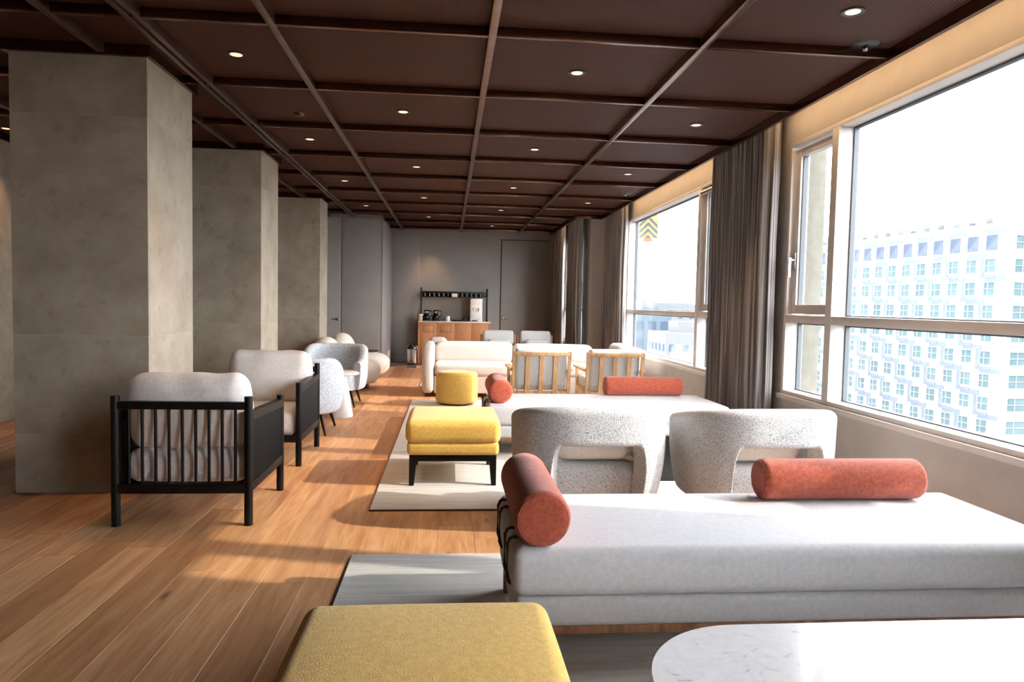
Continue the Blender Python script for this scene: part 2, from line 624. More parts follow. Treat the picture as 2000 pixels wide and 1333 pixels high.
# ------------------------------------------------------------------ setting: floor of oak planks
XL, XR, YB, YF = -7.0, 2.80, -6.5, 14.85
floor = tag(bx('floor', XL, XR + 0.1, YB, YF + 0.2, -0.12, -0.012, 'subfloor', bev=0), kind='structure')
PW, PL = 0.192, 2.05
bm = bmesh.new()
box(bm, -PW / 2 + 0.0006, PW / 2 - 0.0006, -PL / 2 + 0.0008, PL / 2 - 0.0008, -0.012, 0, 0.0012, 1)
pm = bpy.data.meshes.new('plank')
bm.to_mesh(pm)
bm.free()
nx0 = int(math.floor((-4.9 + 0.62) / PW))
planks = []
for i in range(nx0, 18):
    x = -0.716 + i * PW
    if x + PW / 2 > XR or x - PW / 2 < XL:
        continue
    off = 3.09 + PL / 2 - PL if i == 0 else random.choice([0.0, 0.55, 1.1, 1.5, 0.3]) + random.uniform(0, 0.3)
    k = -2
    while True:
        y = off + k * PL
        if y - PL / 2 > 14.8:
            break
        if y + PL / 2 > 0.9 and y + PL / 2 < YF:
            p = obj('plank', pm, 'plank', floor, (x, y, 0), smooth=0)
            planks.append(p)
        k += 1
bx('floor_margin', XL, -0.716 + nx0 * PW - PW / 2, YB, YF, -0.012, 0, 'plank', floor, 0)
bx('floor_margin', -0.716 + nx0 * PW - PW / 2, XR, YB, -1.16, -0.012, -0.001, 'plank', floor, 0)

# ------------------------------------------------------------------ setting: walls
tag(bx('wall_back', -1.23, 2.45, YF, YF + 0.15, 0, 3.05, 'greywall', bev=0), kind='structure')
tag(bx('trim_1', -1.23, -0.63, YF - 0.10, YF, 0, 3.05, 'greywall', bev=0.002), kind='structure')
tag(bx('wall_left', XL - 0.15, XL, YB, YF + 0.15, 0, 3.05, 'plaster', bev=0), kind='structure')
tag(bx('wall_front', XL, XR + 0.3, YB - 0.15, YB, 0, 3.05, 'plaster', bev=0), kind='structure')
# closet block with flush panel doors
blk = tag(bx('wall_closet', XL, -1.23, 12.72, YF + 0.15, 0, 3.05, 'greywall', bev=0.002), kind='structure')
for (x0, x1) in ((-4.6, -3.7), (-3.69, -2.80), (-1.925, -1.27)):
    bx('wall_panel', x0, x1, 12.695, 12.72, 0.01, 2.73, 'greywall', blk, 0.003)
bx('wall_panel', -1.226, -1.205, 12.72, 14.74, 0.01, 2.73, 'greywall', blk, 0.003)
d1 = tag(bx('door_1', -2.79, -1.935, 12.69, 12.72, 0.01, 2.73, 'greywall', bev=0.003), kind='structure')
def lever(parent, x, y, z, sx=1):
    bm = bmesh.new()
    box(bm, x - 0.025, x + 0.025, y - 0.008, y, z - 0.025, z + 0.025, 0.004)
    rod(bm, (x, y, z), (x, y - 0.045, z), 0.009)
    rod(bm, (x, y - 0.04, z), (x + 0.10 * sx, y - 0.04, z), 0.008)
    fin('door_handle', bm, 'steel', parent)
lever(d1, -1.99, 12.69, 0.92, -1)
d2 = tag(bx('door_2', 1.09, 2.12, YF - 0.015, YF, 0.01, 2.60, 'greywall', bev=0.004), kind='structure')
bm = bmesh.new()
box(bm, 1.072, 1.088, YF - 0.006, YF + 0.001, 0, 2.618, 0)
box(bm, 1.072, 2.13, YF - 0.006, YF + 0.001, 2.602, 2.618, 0)
fin('door_gap', bm, 'dark', d2)
lever(d2, 1.14, YF - 0.015, 0.93, 1)
tag(bx('baseboard_back', -1.20, -0.63, YF - 0.115, YF - 0.10, 0, 0.09, 'greywall', bev=0.002), kind='structure')

# ------------------------------------------------------------------ right wall with windows
WX, WO = 2.80, 2.98
def win_wall(name, xw, xo, y0, y1, wins, zs=0.56, zh=2.62, ztop=3.05):
    bm = bmesh.new()
    box(bm, xw, xw + 0.155, y0, y1, 0, zs)
    box(bm, xw, xw + 0.155, y0, y1, zh, ztop)
    e = y0
    for (a, b) in wins:
        box(bm, xw, xw + 0.155, e, a, zs, zh)
        e = b
    box(bm, xw, xw + 0.155, e, y1, zs, zh)
    return tag(fin(name, bm, 'plaster', smooth=0), kind='structure')

def window(n, xw, y0, y1, m1, m2, zs=0.56, zh=2.62, handle_far=True, mw=0.085):
    """fixed light between mullions at m1 and m2, casements on both sides, fixed lights under the transom"""
    W = thing('window_%d' % n, loc=(0, 0, 0), kind='structure')
    xi, xo = xw - 0.006, xw + 0.15
    t = 0.035
    bx('sill', xw - 0.03, xo + 0.02, y0 - 0.03, y1 + 0.03, zs - 0.05, zs - 0.012, 'frame', W, 0.004)
    bx('bottom_rail', xi, xo, y0, y1, zs - 0.012, zs + 0.02, 'frame', W, 0.003)
    bx('head_rail', xi, xo, y0, y1, zh - t, zh, 'frame', W, 0.003)
    bx('jamb', xi, xo, y0, y0 + t, zs + 0.02, zh - t, 'frame', W, 0.003)
    bx('jamb', xi, xo, y1 - t, y1, zs + 0.02, zh - t, 'frame', W, 0.003)
    for m in (m1, m2):
        bx('mullion', xi - 0.004, xo, m - mw / 2, m + mw / 2, zs + 0.02, zh - t, 'frame', W, 0.003)
    segs = [(y0 + t, m1 - mw / 2), (m1 + mw / 2, m2 - mw / 2), (m2 + mw / 2, y1 - t)]
    gx = xw + 0.115
    for k, (a, b) in enumerate(segs):
        bx('transom', xi, xo, a, b, 1.145, 1.207, 'frame', W, 0.003)
        # lower fixed light
        def pane(a, b, z0, z1, x):
            bx('glass_pane', x, x + 0.012, a, b, z0, z1, 'glass', W, 0)
            bm = bmesh.new()
            g = 0.014
            box(bm, x - 0.012, x + 0.024, a, a + g, z0, z1)
            box(bm, x - 0.012, x + 0.024, b - g, b, z0, z1)
            box(bm, x - 0.012, x + 0.024, a + g, b - g, z0, z0 + g * 0.6)
            box(bm, x - 0.012, x + 0.024, a + g, b - g, z1 - g, z1)
            fin('gasket', bm, 'gasket', W, smooth=0)
        pane(a, b, zs + 0.02, 1.145, gx)
        if k == 1:
            pane(a, b, 1.207, zh - t, gx)
        else:
            za, zb = 1.207, zh - t
            z0, z1, a2, b2 = za + 0.012, zb - 0.02, a + 0.012, b - 0.012
            s = 0.062
            S = thing('sash', loc=(0, 0, 0)); S.parent = W
            x0, x1 = xw + 0.035, xw + 0.105
            bx('sash_stile', x0, x1, a2, a2 + s, z0, z1, 'frame', S, 0.004)
            bx('sash_stile', x0, x1, b2 - s, b2, z0, z1, 'frame', S, 0.004)
            bx('sash_rail', x0, x1, a2 + s, b2 - s, z0, z0 + s * 1.2, 'frame', S, 0.004)
            bx('sash_rail', x0, x1, a2 + s, b2 - s, z1 - s, z1, 'frame', S, 0.004)
            bx('glass_pane', xw + 0.07, xw + 0.082, a2 + s, b2 - s, z0 + s * 1.2, z1 - s, 'glass', S, 0)
            bm = bmesh.new()
            yl, yr = a2 + s, b2 - s
            box(bm, xw + 0.055, xw + 0.095, yl, yl + 0.01, z0 + s * 1.2, z1 - s)
            box(bm, xw + 0.055, xw + 0.095, yr - 0.01, yr, z0 + s * 1.2, z1 - s)
            fin('gasket', bm, 'gasket', S, smooth=0)
            hy = (b2 - s / 2) if k == 2 else (a2 + s / 2)
            bm = bmesh.new()
            box(bm, x0 - 0.012, x0, hy - 0.016, hy + 0.016, 1.58, 1.72, 0.004)
            rod(bm, (x0, hy, 1.66), (x0 - 0.05, hy, 1.66), 0.011)
            hexa(bm, [(x0 - 0.062, hy - 0.012, 1.52), (x0 - 0.042, hy - 0.012, 1.52), (x0 - 0.042, hy + 0.012, 1.52), (x0 - 0.062, hy + 0.012, 1.52)],
                 [(x0 - 0.062, hy - 0.014, 1.68), (x0 - 0.042, hy - 0.014, 1.68), (x0 - 0.042, hy + 0.014, 1.68), (x0 - 0.062, hy + 0.014, 1.68)])
            fin('window_handle', bm, 'steel', S)
            if n != 1:
                bm = bmesh.new()
                rod(bm, (x0 - 0.03, a + 0.01, zb - 0.05), (x0 - 0.03, b - 0.01, zb - 0.05), 0.032, seg=16)
                fin('screen_roller', bm, 'steel', S)
    return W

JY, WX2 = 11.80, 2.38
win_wall('wall_right', WX, WO, YB, JY, [(-2.6, 0.35), (2.10, 5.62), (7.02, 11.45)])
window(1, WX, 2.10, 5.62, 2.62, 4.93)
window(4, WX, -2.6, 0.35, -2.0, -0.25)
window(2, WX, 7.02, 11.45, 7.70, 10.85)
tag(bx('wall_jog', WX2, WO + 0.15, JY, JY + 0.12, 0, 3.05, 'plaster', bev=0), kind='structure')
win_wall('wall_right_far', WX2, WX2 + 0.18, JY + 0.12, YF + 0.15, [(12.35, 14.30)])
window(3, WX2, 12.35, 14.30, 12.85, 13.80)
# concrete fins of our own facade, seen through the casements
tag(bx('trim_2', 2.958, 3.14, 5.66, 6.95, -3, 6, 'concrete', bev=0.01), kind='structure')
tag(bx('roof', XL - 0.15, 3.14, YB - 0.15, YF + 0.15, 3.05, 3.25, 'concrete', bev=0), kind='structure')

# ------------------------------------------------------------------ ceiling
CZ = 2.74
CE, CE2 = 2.56, 2.12
ceil = tag(bx('ceiling', XL, CE, YB, YF, 2.93, 3.045, 'slab', bev=0), kind='structure')
rows = [3.985 + 1.155 * k for k in range(-9, 10)]
colx = [-6.0, -4.79, -3.57, -2.36 + 0.21, -1.715, -0.99, 0.216, 1.43, CE]
pcache = {}
def cpanel(x0, x1, y0, y1):
    k = (round(x1 - x0, 4), round(y1 - y0, 4))
    if k not in pcache:
        bm = bmesh.new()
        box(bm, -k[0] / 2, k[0] / 2, -k[1] / 2, k[1] / 2, -0.004, 0.004)
        me = bpy.data.meshes.new('mesh_panel')
        bm.to_mesh(me)
        bm.free()
        pcache[k] = me
    obj('mesh_panel', pcache[k], 'mesh', ceil, ((x0 + x1) / 2, (y0 + y1) / 2, 2.80), smooth=0)
ys = rows + [YF]
for a, b in zip(colx[:-1], colx[1:]):
    for c, d in zip(ys[:-1], ys[1:]):
        if b <= -1.71 and c > 12.4:
            continue
        bb = min(b, CE2) if (c > JY - 0.6 and b > 2) else b
        cpanel(a + 0.012, bb - 0.012, c + 0.01, d - 0.01)
for k, x in enumerate(colx[:-1]):
    yb = 12.69 if x < -1.3 else YF
    if abs(x + 1.715) < 0.01:
        b_ = thing('ceiling_rail', loc=(0, 0, 0)); b_.parent = ceil
        bx('rail_flange', x - 0.045, x - 0.012, YB, yb, CZ, 2.80, 'bronze', b_, 0.002)
        bx('rail_flange', x + 0.012, x + 0.045, YB, yb, CZ, 2.80, 'bronze', b_, 0.002)
        bx('rail_slot', x - 0.012, x + 0.012, YB, yb, CZ + 0.012, 2.80, 'slab', b_, 0)
    else:
        bx('ceiling_rail', x - 0.022, x + 0.022, YB, yb, CZ, 2.80, 'bronze', ceil, 0.002)
for y in rows:
    x0 = XL if y < 12.6 else -1.24
    bx('cross_rail', x0, CE if y < JY else CE2, y - 0.016, y + 0.016, CZ + 0.003, 2.80, 'brown', ceil, 0.0015)
bx('ceiling_edge', CE - 0.01, CE + 0.022, YB, JY + 0.02, CZ - 0.012, 2.88, 'brown', ceil, 0.002)
bx('ceiling_edge', CE2 - 0.01, CE2 + 0.022, JY + 0.02, YF, CZ - 0.012, 2.88, 'brown', ceil, 0.002)
bx('ceiling_edge', CE2, CE + 0.022, JY - 0.012, JY + 0.02, CZ - 0.012, 2.88, 'brown', ceil, 0.002)
# cove lighting strips lying behind the ceiling edge, shining on the window wall
for (x, y0, y1) in ((CE + 0.035, YB + 0.05, 5.60), (CE + 0.035, 6.98, 10.55), (CE2 + 0.035, 12.98, 13.72)):
    bx('cove_light_strip', x - 0.012, x + 0.012, y0, y1, 2.845, 2.865, 'led', ceil, 0)

# ------------------------------------------------------------------ stone clad columns
def column(x0, x1, y0, y1, label, joints=(0.375, 2.36)):
    K = thing('stone_column', label, 'column', ((x0 + x1) / 2, (y0 + y1) / 2, 0), group='stone clad columns')
    a, b = (x1 - x0) / 2, (y1 - y0) / 2
    bx('core', -a + 0.0022, a - 0.0022, -b + 0.0022, b - 0.0022, 0, CZ + 0.05, 'grout', K, 0)
    zs = [0.0, joints[0], 1.0, joints[1], CZ - 0.006]
    for z0, z1 in zip(zs[:-1], zs[1:]):
        g = 0.0015
        bx('stone_panel', -a, a, -b, -b + 0.02, z0 + g, z1 - g, 'stone', K, 0.0015, 1)
        bx('stone_panel', -a, a, b - 0.02, b, z0 + g, z1 - g, 'stone', K, 0.0015, 1)
        bx('stone_panel', -a, -a + 0.02, -b + 0.021, b - 0.021, z0 + g, z1 - g, 'stone', K, 0.0015, 1)
        bx('stone_panel', a - 0.02, a, -b + 0.021, b - 0.021, z0 + g, z1 - g, 'stone', K, 0.0015, 1)
    bm = bmesh.new()
    for (p, q, r, s) in ((-a - .03, a + .03, -b - .03, -b - .004), (-a - .03, a + .03, b + .004, b + .03), (-a - .03, -a - .004, -b - .004, b + .004), (a + .004, a + .03, -b - .004, b + .004)):
        box(bm, p, q, r, s, CZ - 0.012, 2.80)
    fin('ceiling_collar', bm, 'brown', K, smooth=0)
column(-2.70, -1.89, 4.585, 5.345, 'nearest beige stone column, behind the front black slatted armchair')
column(-2.66, -1.895, 7.24, 7.93, 'middle beige stone column, behind the second black armchair')
column(-2.62, -1.895, 10.43, 11.05, 'farthest beige stone column, beside the grey closet doors')
column(-5.12, -4.32, 6.6, 7.75, 'beige stone column cut by the left edge of the picture')

# ------------------------------------------------------------------ downlights
def downlight(x, y, label):
    D = thing('recessed_downlight', label, 'ceiling light', (x, y, 2.795), group='recessed ceiling downlights')
    lt('trim_ring', [(0.040, -0.003), (0.046, -0.006), (0.058, -0.005), (0.060, 0.002), (0.040, 0.002)], 'black', D, 24)
    lt('lens', [(0.0, -0.004), (0.036, -0.004), (0.040, -0.002), (0.040, 0.006), (0.0, 0.006)], 'bulb', D, 24)
    l = bpy.data.lights.new('downlight_beam', 'SPOT')
    l.energy = 65
    l.color = (1.0, 0.60, 0.34)
    l.spot_size = math.radians(70)
    l.spot_blend = 0.7
    l.shadow_soft_size = 0.03
    o = bpy.data.objects.new('downlight_beam', l)
    C.objects.link(o)
    o.parent = D
    o.location = (0, 0, -0.012)
ordn = ['first', 'second', 'third', 'fourth', 'fifth', 'sixth', 'seventh', 'eighth', 'ninth', 'tenth']
lamps = [(-1.37, 4.64, 0, 'nearest the columns'), (0.82, 4.66, 2, 'right of the middle rail'), (2.05, 3.51, 3, 'beside the windows'), (-0.40, 5.81, 1, 'left of the middle rail'), (2.05, 5.81, 3, ''),
         (-1.36, 6.93, 0, ''), (0.82, 6.98, 2, ''), (-0.40, 8.11, 1, ''), (-1.37, 9.22, 0, ''), (2.05, 8.07, 3, ''), (0.82, 9.30, 2, ''), (-0.40, 10.45, 1, ''),
         (-1.37, 11.53, 0, ''), (2.05, 10.43, 3, ''), (0.82, 11.55, 2, ''), (-0.40, 12.75, 1, ''), (0.82, 13.90, 2, ''), (-0.40, 14.5, 1, ''), (-4.15, 7.0, 4, ''), (-3.2, 9.6, 4, '')]
lines = ['line beside the columns', 'line left of the middle rail', 'line right of the middle rail', 'line along the windows', 'dim bay left of the columns']
cnt = {}
for (x, y, li, _) in lamps:
    cnt[li] = cnt.get(li, 0) + 1
    downlight(x, y, 'small round recessed downlight, %s from the camera in the %s' % (ordn[cnt[li] - 1], lines[li]))
for (x, y, lb) in ((2.38, 3.93, 'dark round sprinkler cover near the front window'), (2.37, 9.43, 'dark round sprinkler cover near the middle window, farther back')):
    S = thing('sprinkler', lb, 'sprinkler', (x, y, 2.796), group='ceiling sprinklers')
    lt('cover_plate', [(0.0, -0.012), (0.06, -0.012), (0.085, -0.004), (0.088, 0.0)], 'black', S, 28)
    lt('nozzle', [(0.0, -0.035), (0.014, -0.035), (0.018, -0.025), (0.01, -0.012)], 'steel', S, 16)
for (x, y, lb) in ((-0.96 + 0.1 - 0.4, 6.0, 'faint round smoke detector in the second panel row'),):
    S = thing('smoke_detector', lb, 'detector', (x, y, 2.796))
    lt('cover', [(0.0, -0.025), (0.03, -0.025), (0.045, -0.012), (0.048, 0.0)], 'brown', S, 24)

# ------------------------------------------------------------------ curtains
def curtain(name, x, y0, y1, depth, n, label, z0=0.02, z1=2.90):
    T = thing(name, label, 'curtain', (x, (y0 + y1) / 2, z0), group='grey striped curtains')
    h = (y1 - y0) / 2
    bm = bmesh.new()
    N_ = n * 12
    zs = [0, 0.6, 1.2, 1.8, 2.4, z1 - z0]
    grid = []
    rnd = random.Random(int(y0 * 100))
    ph = [rnd.uniform(-0.5, 0.5) for _ in range(n + 2)]
    for zi, z in enumerate(zs):
        row = []
        for k in range(N_ + 1):
            t = k / N_
            a = t * n * 2 * PI
            i = int(t * n)
            am = depth / 2 * (0.85 + 0.3 * ph[min(i, n)])
            dx = am * math.sin(a) + 0.006 * math.sin(zi * 1.7 + i)
            dy = -0.012 * math.sin(2 * a)
            row.append((dx, -h + 2 * h * t + dy, z))
        grid.append(row)
    th = 0.004
    F = [[bm.verts.new((p[0] - th, p[1], p[2])) for p in r] for r in grid]
    B = [[bm.verts.new((p[0] + th, p[1], p[2])) for p in r] for r in grid]
    for i in range(len(zs) - 1):
        for k in range(N_):
            bm.faces.new((F[i][k], F[i][k + 1], F[i + 1][k + 1], F[i + 1][k]))
            bm.faces.new((B[i][k], B[i + 1][k], B[i + 1][k + 1], B[i][k + 1]))
        bm.faces.new((F[i][0], F[i + 1][0], B[i + 1][0], B[i][0]))
        bm.faces.new((F[i][N_], B[i][N_], B[i + 1][N_], F[i + 1][N_]))
    for k in range(N_):
        bm.faces.new((F[0][k], B[0][k], B[0][k + 1], F[0][k + 1]))
        bm.faces.new((F[-1][k], F[-1][k + 1], B[-1][k + 1], B[-1][k]))
    fin('cloth', bm, 'curtain', T, smooth=60)
    bx('track', -0.02, 0.02, -h, h, z1 - z0, z1 - z0 + 0.03, 'dark', T, 0)
curtain('curtain', 2.675, 5.66, 6.93, 0.13, 13, 'widest dark grey pleated curtain, between the near and middle windows')
curtain('curtain', 2.675, 10.60, 11.74, 0.13, 11, 'grey pleated curtain at the far end of the middle window')
curtain('curtain', 2.23, 11.93, 12.95, 0.12, 10, 'grey pleated curtain just past the projecting wall corner')
curtain('curtain', 2.23, 13.75, 14.72, 0.12, 9, 'farthest grey pleated curtain beside the back wall door')

# ------------------------------------------------------------------ rugs
def rug(x0, x1, y0, y1, label):
    R_ = thing('rug', label, 'rug', ((x0 + x1) / 2, (y0 + y1) / 2, 0.0005), group='pale woven rugs')
    a, b = (x1 - x0) / 2, (y1 - y0) / 2
    bx('pile', -a, a, -b, b, 0.003, 0.012, 'rug', R_, 0.002)
    bx('edge_binding', -a - 0.004, a + 0.004, -b - 0.004, b + 0.004, 0, 0.008, 'rim', R_, 0.001)
rug(-0.455, 2.45, 0.1, 3.395, 'pale grey woven rug under the front daybed and marble table')
rug(-0.455, 2.45, 4.145, 8.92, 'large pale grey woven rug under the square mustard ottoman')
rug(-0.42, 2.02, 10.32, 11.38, 'far woven rug partly showing past the blush sofa arm')
RZ = 0.0125

# ------------------------------------------------------------------ square ottomans
def ottoman(loc, label):
    O = thing('square_ottoman', label, 'ottoman', loc, group='mustard square ottomans')
    cushion('top_cushion', (0, 0, 0.368), (0.64, 0.69, 0.155), 0.045, 'mustard', O, 0.016, 0.006)
    cushion('lower_cushion', (0, 0, 0.252), (0.62, 0.67, 0.088), 0.028, 'mustard', O, 0.0, 0.004)
    F_ = thing('leg_frame'); F_.parent = O
    for (x0, x1, y0, y1) in ((-0.29, 0.29, -0.315, -0.285), (-0.29, 0.29, 0.285, 0.315), (-0.29, -0.26, -0.285, 0.285), (0.26, 0.29, -0.285, 0.285)):
        bx('apron', x0, x1, y0, y1, 0.165, 0.208, 'black_wood', F_, 0.003)
    for sx in (-1, 1):
        for sy in (-1, 1):
            bm = bmesh.new()
            t = 0.026
            cx, cy, bx_, by_ = sx * 0.268, sy * 0.293, sx * 0.278, sy * 0.303
            hexa(bm, [(bx_ + i * 0.016, by_ + j * 0.016, 0) for i, j in ((-1, -1), (1, -1), (1, 1), (-1, 1))],
                 [(cx + i * t, cy + j * t, 0.205) for i, j in ((-1, -1), (1, -1), (1, 1), (-1, 1))])
            fin('leg', bm, 'black_wood', O, smooth=20)
    return O
ottoman((0.04, 4.995, RZ), 'mustard square ottoman with black tapered legs, on the large rug')
ottoman((-0.045, 1.49, RZ), 'mustard square ottoman cut by the bottom edge, in front of the daybed')

# ------------------------------------------------------------------ round stool
S = thing('round_pouf', 'mustard drum shaped round pouf in front of the blush sofa', 'pouf', (0.105, 8.575, RZ))
lt('body', [(0.0, 0.02), (0.235, 0.02), (0.25, 0.03), (0.258, 0.06), (0.258, 0.33), (0.25, 0.365), (0.235, 0.385), (0.20, 0.395), (0.0, 0.40)], 'mustard', S, 48, smooth=70)
lt('plinth', [(0.0, 0.0), (0.21, 0.0), (0.21, 0.025), (0.0, 0.025)], 'black', S, 32)
lt('top_seam', [(0.250, 0.366), (0.256, 0.362), (0.2535, 0.369)], 'mustard', S, 48)

# ------------------------------------------------------------------ daybeds and bolsters
def wrink(q):
    if q.z > 0:
        q.z += 0.0016 * math.sin(34 * q.x + 18 * q.y) * max(0, math.sin(2.4 * q.x + 1)) * (1 if q.y < 0.1 else 0)
    return q
def daybed(loc, label, L_=2.06, D_=0.72):
    B = thing('daybed', label, 'daybed', loc, group='white daybeds')
    a, b = L_ / 2, D_ / 2
    bm = bmesh.new()
    rounded(bm, 0, 0, 0, L_, D_, 0.168, 0.04, 22, 0.008, 0.004, wrink)
    fin('mattress', bm, 'white_fab', B, (0, 0, 0.332), smooth=80)
    cushion('base_cushion', (0, 0, 0.196), (L_ - 0.02, D_ - 0.015, 0.102), 0.022, 'white_fab', B, 0, 0.003, n=10)
    F_ = thing('frame'); F_.parent = B
    bx('long_rail', -a + 0.02, a - 0.02, -b + 0.015, -b + 0.05, 0.118, 0.148, 'walnut', F_, 0.004)
    bx('long_rail', -a + 0.02, a - 0.02, b - 0.05, b - 0.015, 0.118, 0.148, 'walnut', F_, 0.004)
    bx('end_rail', -a + 0.02, -a + 0.055, -b + 0.05, b - 0.05, 0.118, 0.148, 'walnut', F_, 0.004)
    bx('end_rail', a - 0.055, a - 0.02, -b + 0.05, b - 0.05, 0.118, 0.148, 'walnut', F_, 0.004)
    for sx in (-1, 1):
        for sy in (-1, 1):
            bm = bmesh.new()
            cx, cy = sx * (a - 0.05), sy * (b - 0.06)
            box(bm, cx - 0.025, cx + 0.025, cy - 0.025, cy + 0.025, 0, 0.12, 0.004)
            fin('leg', bm, 'walnut', B)
    for cy in (-0.21, 0.15):
        bm = bmesh.new()
        x = -a - 0.012
        P = [(x + 0.035, cy, 0.428), (x + 0.022, cy, 0.430), (x + 0.008, cy, 0.424), (x, cy, 0.405), (x, cy, 0.29), (x + 0.006, cy, 0.272), (x + 0.03, cy, 0.262)]
        for dy in (-0.05, 0.05):
            tube(bm, [(p[0], p[1] + dy, p[2]) for p in P], 0.006)
        rod(bm, (P[-1][0] - 0.018, cy - 0.05, P[-1][2] + 0.004), (P[-1][0] - 0.018, cy + 0.05, P[-1][2] + 0.004), 0.006)
        fin('bolster_bracket', bm, 'bracket', B)
    return B
def bolster(loc, length, r, axis, label):
    e = 0.03
    h = length / 2
    pr = [(0, -h)] + [(r - e + e * math.sin(PI / 2 * k / 6), -h + e - e * math.cos(PI / 2 * k / 6)) for k in range(7)] + \
         [(r, -h * 0.4), (r, h * 0.4)] + [(r - e + e * math.cos(PI / 2 * k / 6), h - e + e * math.sin(PI / 2 * k / 6)) for k in range(7)] + [(0, h)]
    T = thing('bolster_cushion', label, 'cushion', loc, group='terracotta bolsters')
    flat = -r * 0.93
    bm = bmesh.new()
    lathe(bm, pr, 40, axis)
    for v in bm.verts:
        if v.co.z < flat:
            v.co.z = flat
    for v in bm.verts:
        v.co.z -= flat
    fin('cover', bm, 'terracotta', T, smooth=70)
    for s in (-1, 1):
        pts = []
        for k in range(41):
            aa = 2 * PI * k / 40
            c, d = (r - 0.012) * math.cos(aa), max((r - 0.012) * math.sin(aa), flat + 0.004) - flat
            p = s * (h - 0.0065)
            pts.append((p, c, d) if axis == 'X' else (c, p, d))
        bm = bmesh.new()
        tube(bm, pts, 0.0022, 5)
        fin('piping', bm, 'terracotta', T)
daybed((1.255, 2.63, RZ), 'white daybed nearest the camera, in front of the marble table')
daybed((1.335, 5.98, RZ), 'farther white daybed behind the two speckled armchairs', 2.04, 0.80)
bolster((0.325, 2.60, RZ + 0.422), 0.64, 0.098, 'Y', 'terracotta bolster across the left end of the nearest daybed')
bolster((1.70, 2.86, RZ + 0.424), 0.73, 0.088, 'X', 'terracotta bolster along the back of the nearest daybed')
bolster((0.43, 5.98, RZ + 0.422), 0.62, 0.100, 'Y', 'terracotta bolster across the left end of the farther daybed')
bolster((1.79, 6.27, RZ + 0.424), 0.73, 0.088, 'X', 'terracotta bolster along the back of the farther daybed')

# ------------------------------------------------------------------ marble table (front) and black table (middle)
T = thing('coffee_table', 'white marble coffee table with rounded corners at the bottom edge', 'coffee table', (1.36, 1.33, RZ + 0.003))
bm = bmesh.new()
prism(bm, rrect(-0.88, 0.88, -0.46, 0.46, 0.30, 14), 0.345, 0.375)
bmesh.ops.bevel(bm, geom=[e for e in bm.edges if abs(e.verts[0].co.z - e.verts[1].co.z) < 1e-6 and e.calc_face_angle(0) > 1], offset=0.005, segments=2, affect='EDGES')
fin('table_top', bm, 'marble', T)
for sx in (-1, 1):
    for sy in (-1, 1):
        rd('leg', (sx * 0.60, sy * 0.25, 0), (sx * 0.56, sy * 0.22, 0.335), 0.014, 'black', T, 0.02)
bx('under_frame', -0.6, 0.6, -0.26, 0.26, 0.325, 0.345, 'black', T, 0.003)
T = thing('coffee_table', 'low black coffee table seen between the two speckled armchairs', 'coffee table', (1.50, 5.02, RZ))
bx('table_top', -0.52, 0.52, -0.28, 0.28, 0.30, 0.335, 'black', T, 0.006)
bx('pedestal', -0.44, 0.44, -0.24, 0.24, 0.0, 0.30, 'black', T, 0.006)

# ------------------------------------------------------------------ speckled armchairs with arched back opening
def sweep_shell(bm, plan, zb, zt, th, nz=10, flare=None, rr=None):
    """curved upholstered wall: plan(t)->(x,y), zb(t), zt(t), thickness th"""
    n = 120
    rr = rr or th / 2
    P = [Vector(plan(k / n)) for k in range(n + 1)]
    rings = []
    for k in range(n + 1):
        t = k / n
        d = (P[min(k + 1, n)] - P[max(k - 1, 0)]).normalized()
        nrm = Vector((d.y, -d.x))
        z0, z1 = zb(t), zt(t)
        prof = []
        h = th / 2
        for i in range(5):
            a = PI / 2 * i / 4
            prof.append((h - rr * 0.6 * (1 - math.sin(a)), z0 + rr * 0.6 * (1 - math.cos(a))))
        for i in range(1, nz):
            f = i / nz
            prof.append((h, z0 + rr * 0.6 + f * (z1 - rr - z0 - rr * 0.6)))
        for i in range(13):
            a = PI * i / 12
            prof.append((rr * math.cos(a) * h / rr, z1 - rr + rr * math.sin(a)))
        for i in range(1, nz):
            f = 1 - i / nz
            prof.append((-h, z0 + rr * 0.6 + f * (z1 - rr - z0 - rr * 0.6)))
        for i in range(5):
            a = PI / 2 * i / 4
            prof.append((-h + rr * 0.6 * (1 - math.cos(a)), z0 + rr * 0.6 * (1 - math.sin(a))))
        ring = []
        for (o, z) in prof:
            q = P[k] + nrm * o
            if flare:
                s = flare(z)
                q = Vector((q.x * s, q.y * s))
            ring.append(bm.verts.new((q.x, q.y, z)))
        rings.append(ring)
    m = len(rings[0])
    for a, b in zip(rings[:-1], rings[1:]):
        for i in range(m):
            bm.faces.new((a[i], a[(i + 1) % m], b[(i + 1) % m], b[i]))
    bm.faces.new(rings[0])
    bm.faces.new(rings[-1])

def sstep(a, b, x):
    t = max(0, min(1, (x - a) / (b - a)))
    return t * t * (3 - 2 * t)

def spow(v, p):
    return math.copysign(abs(v) ** p, v)

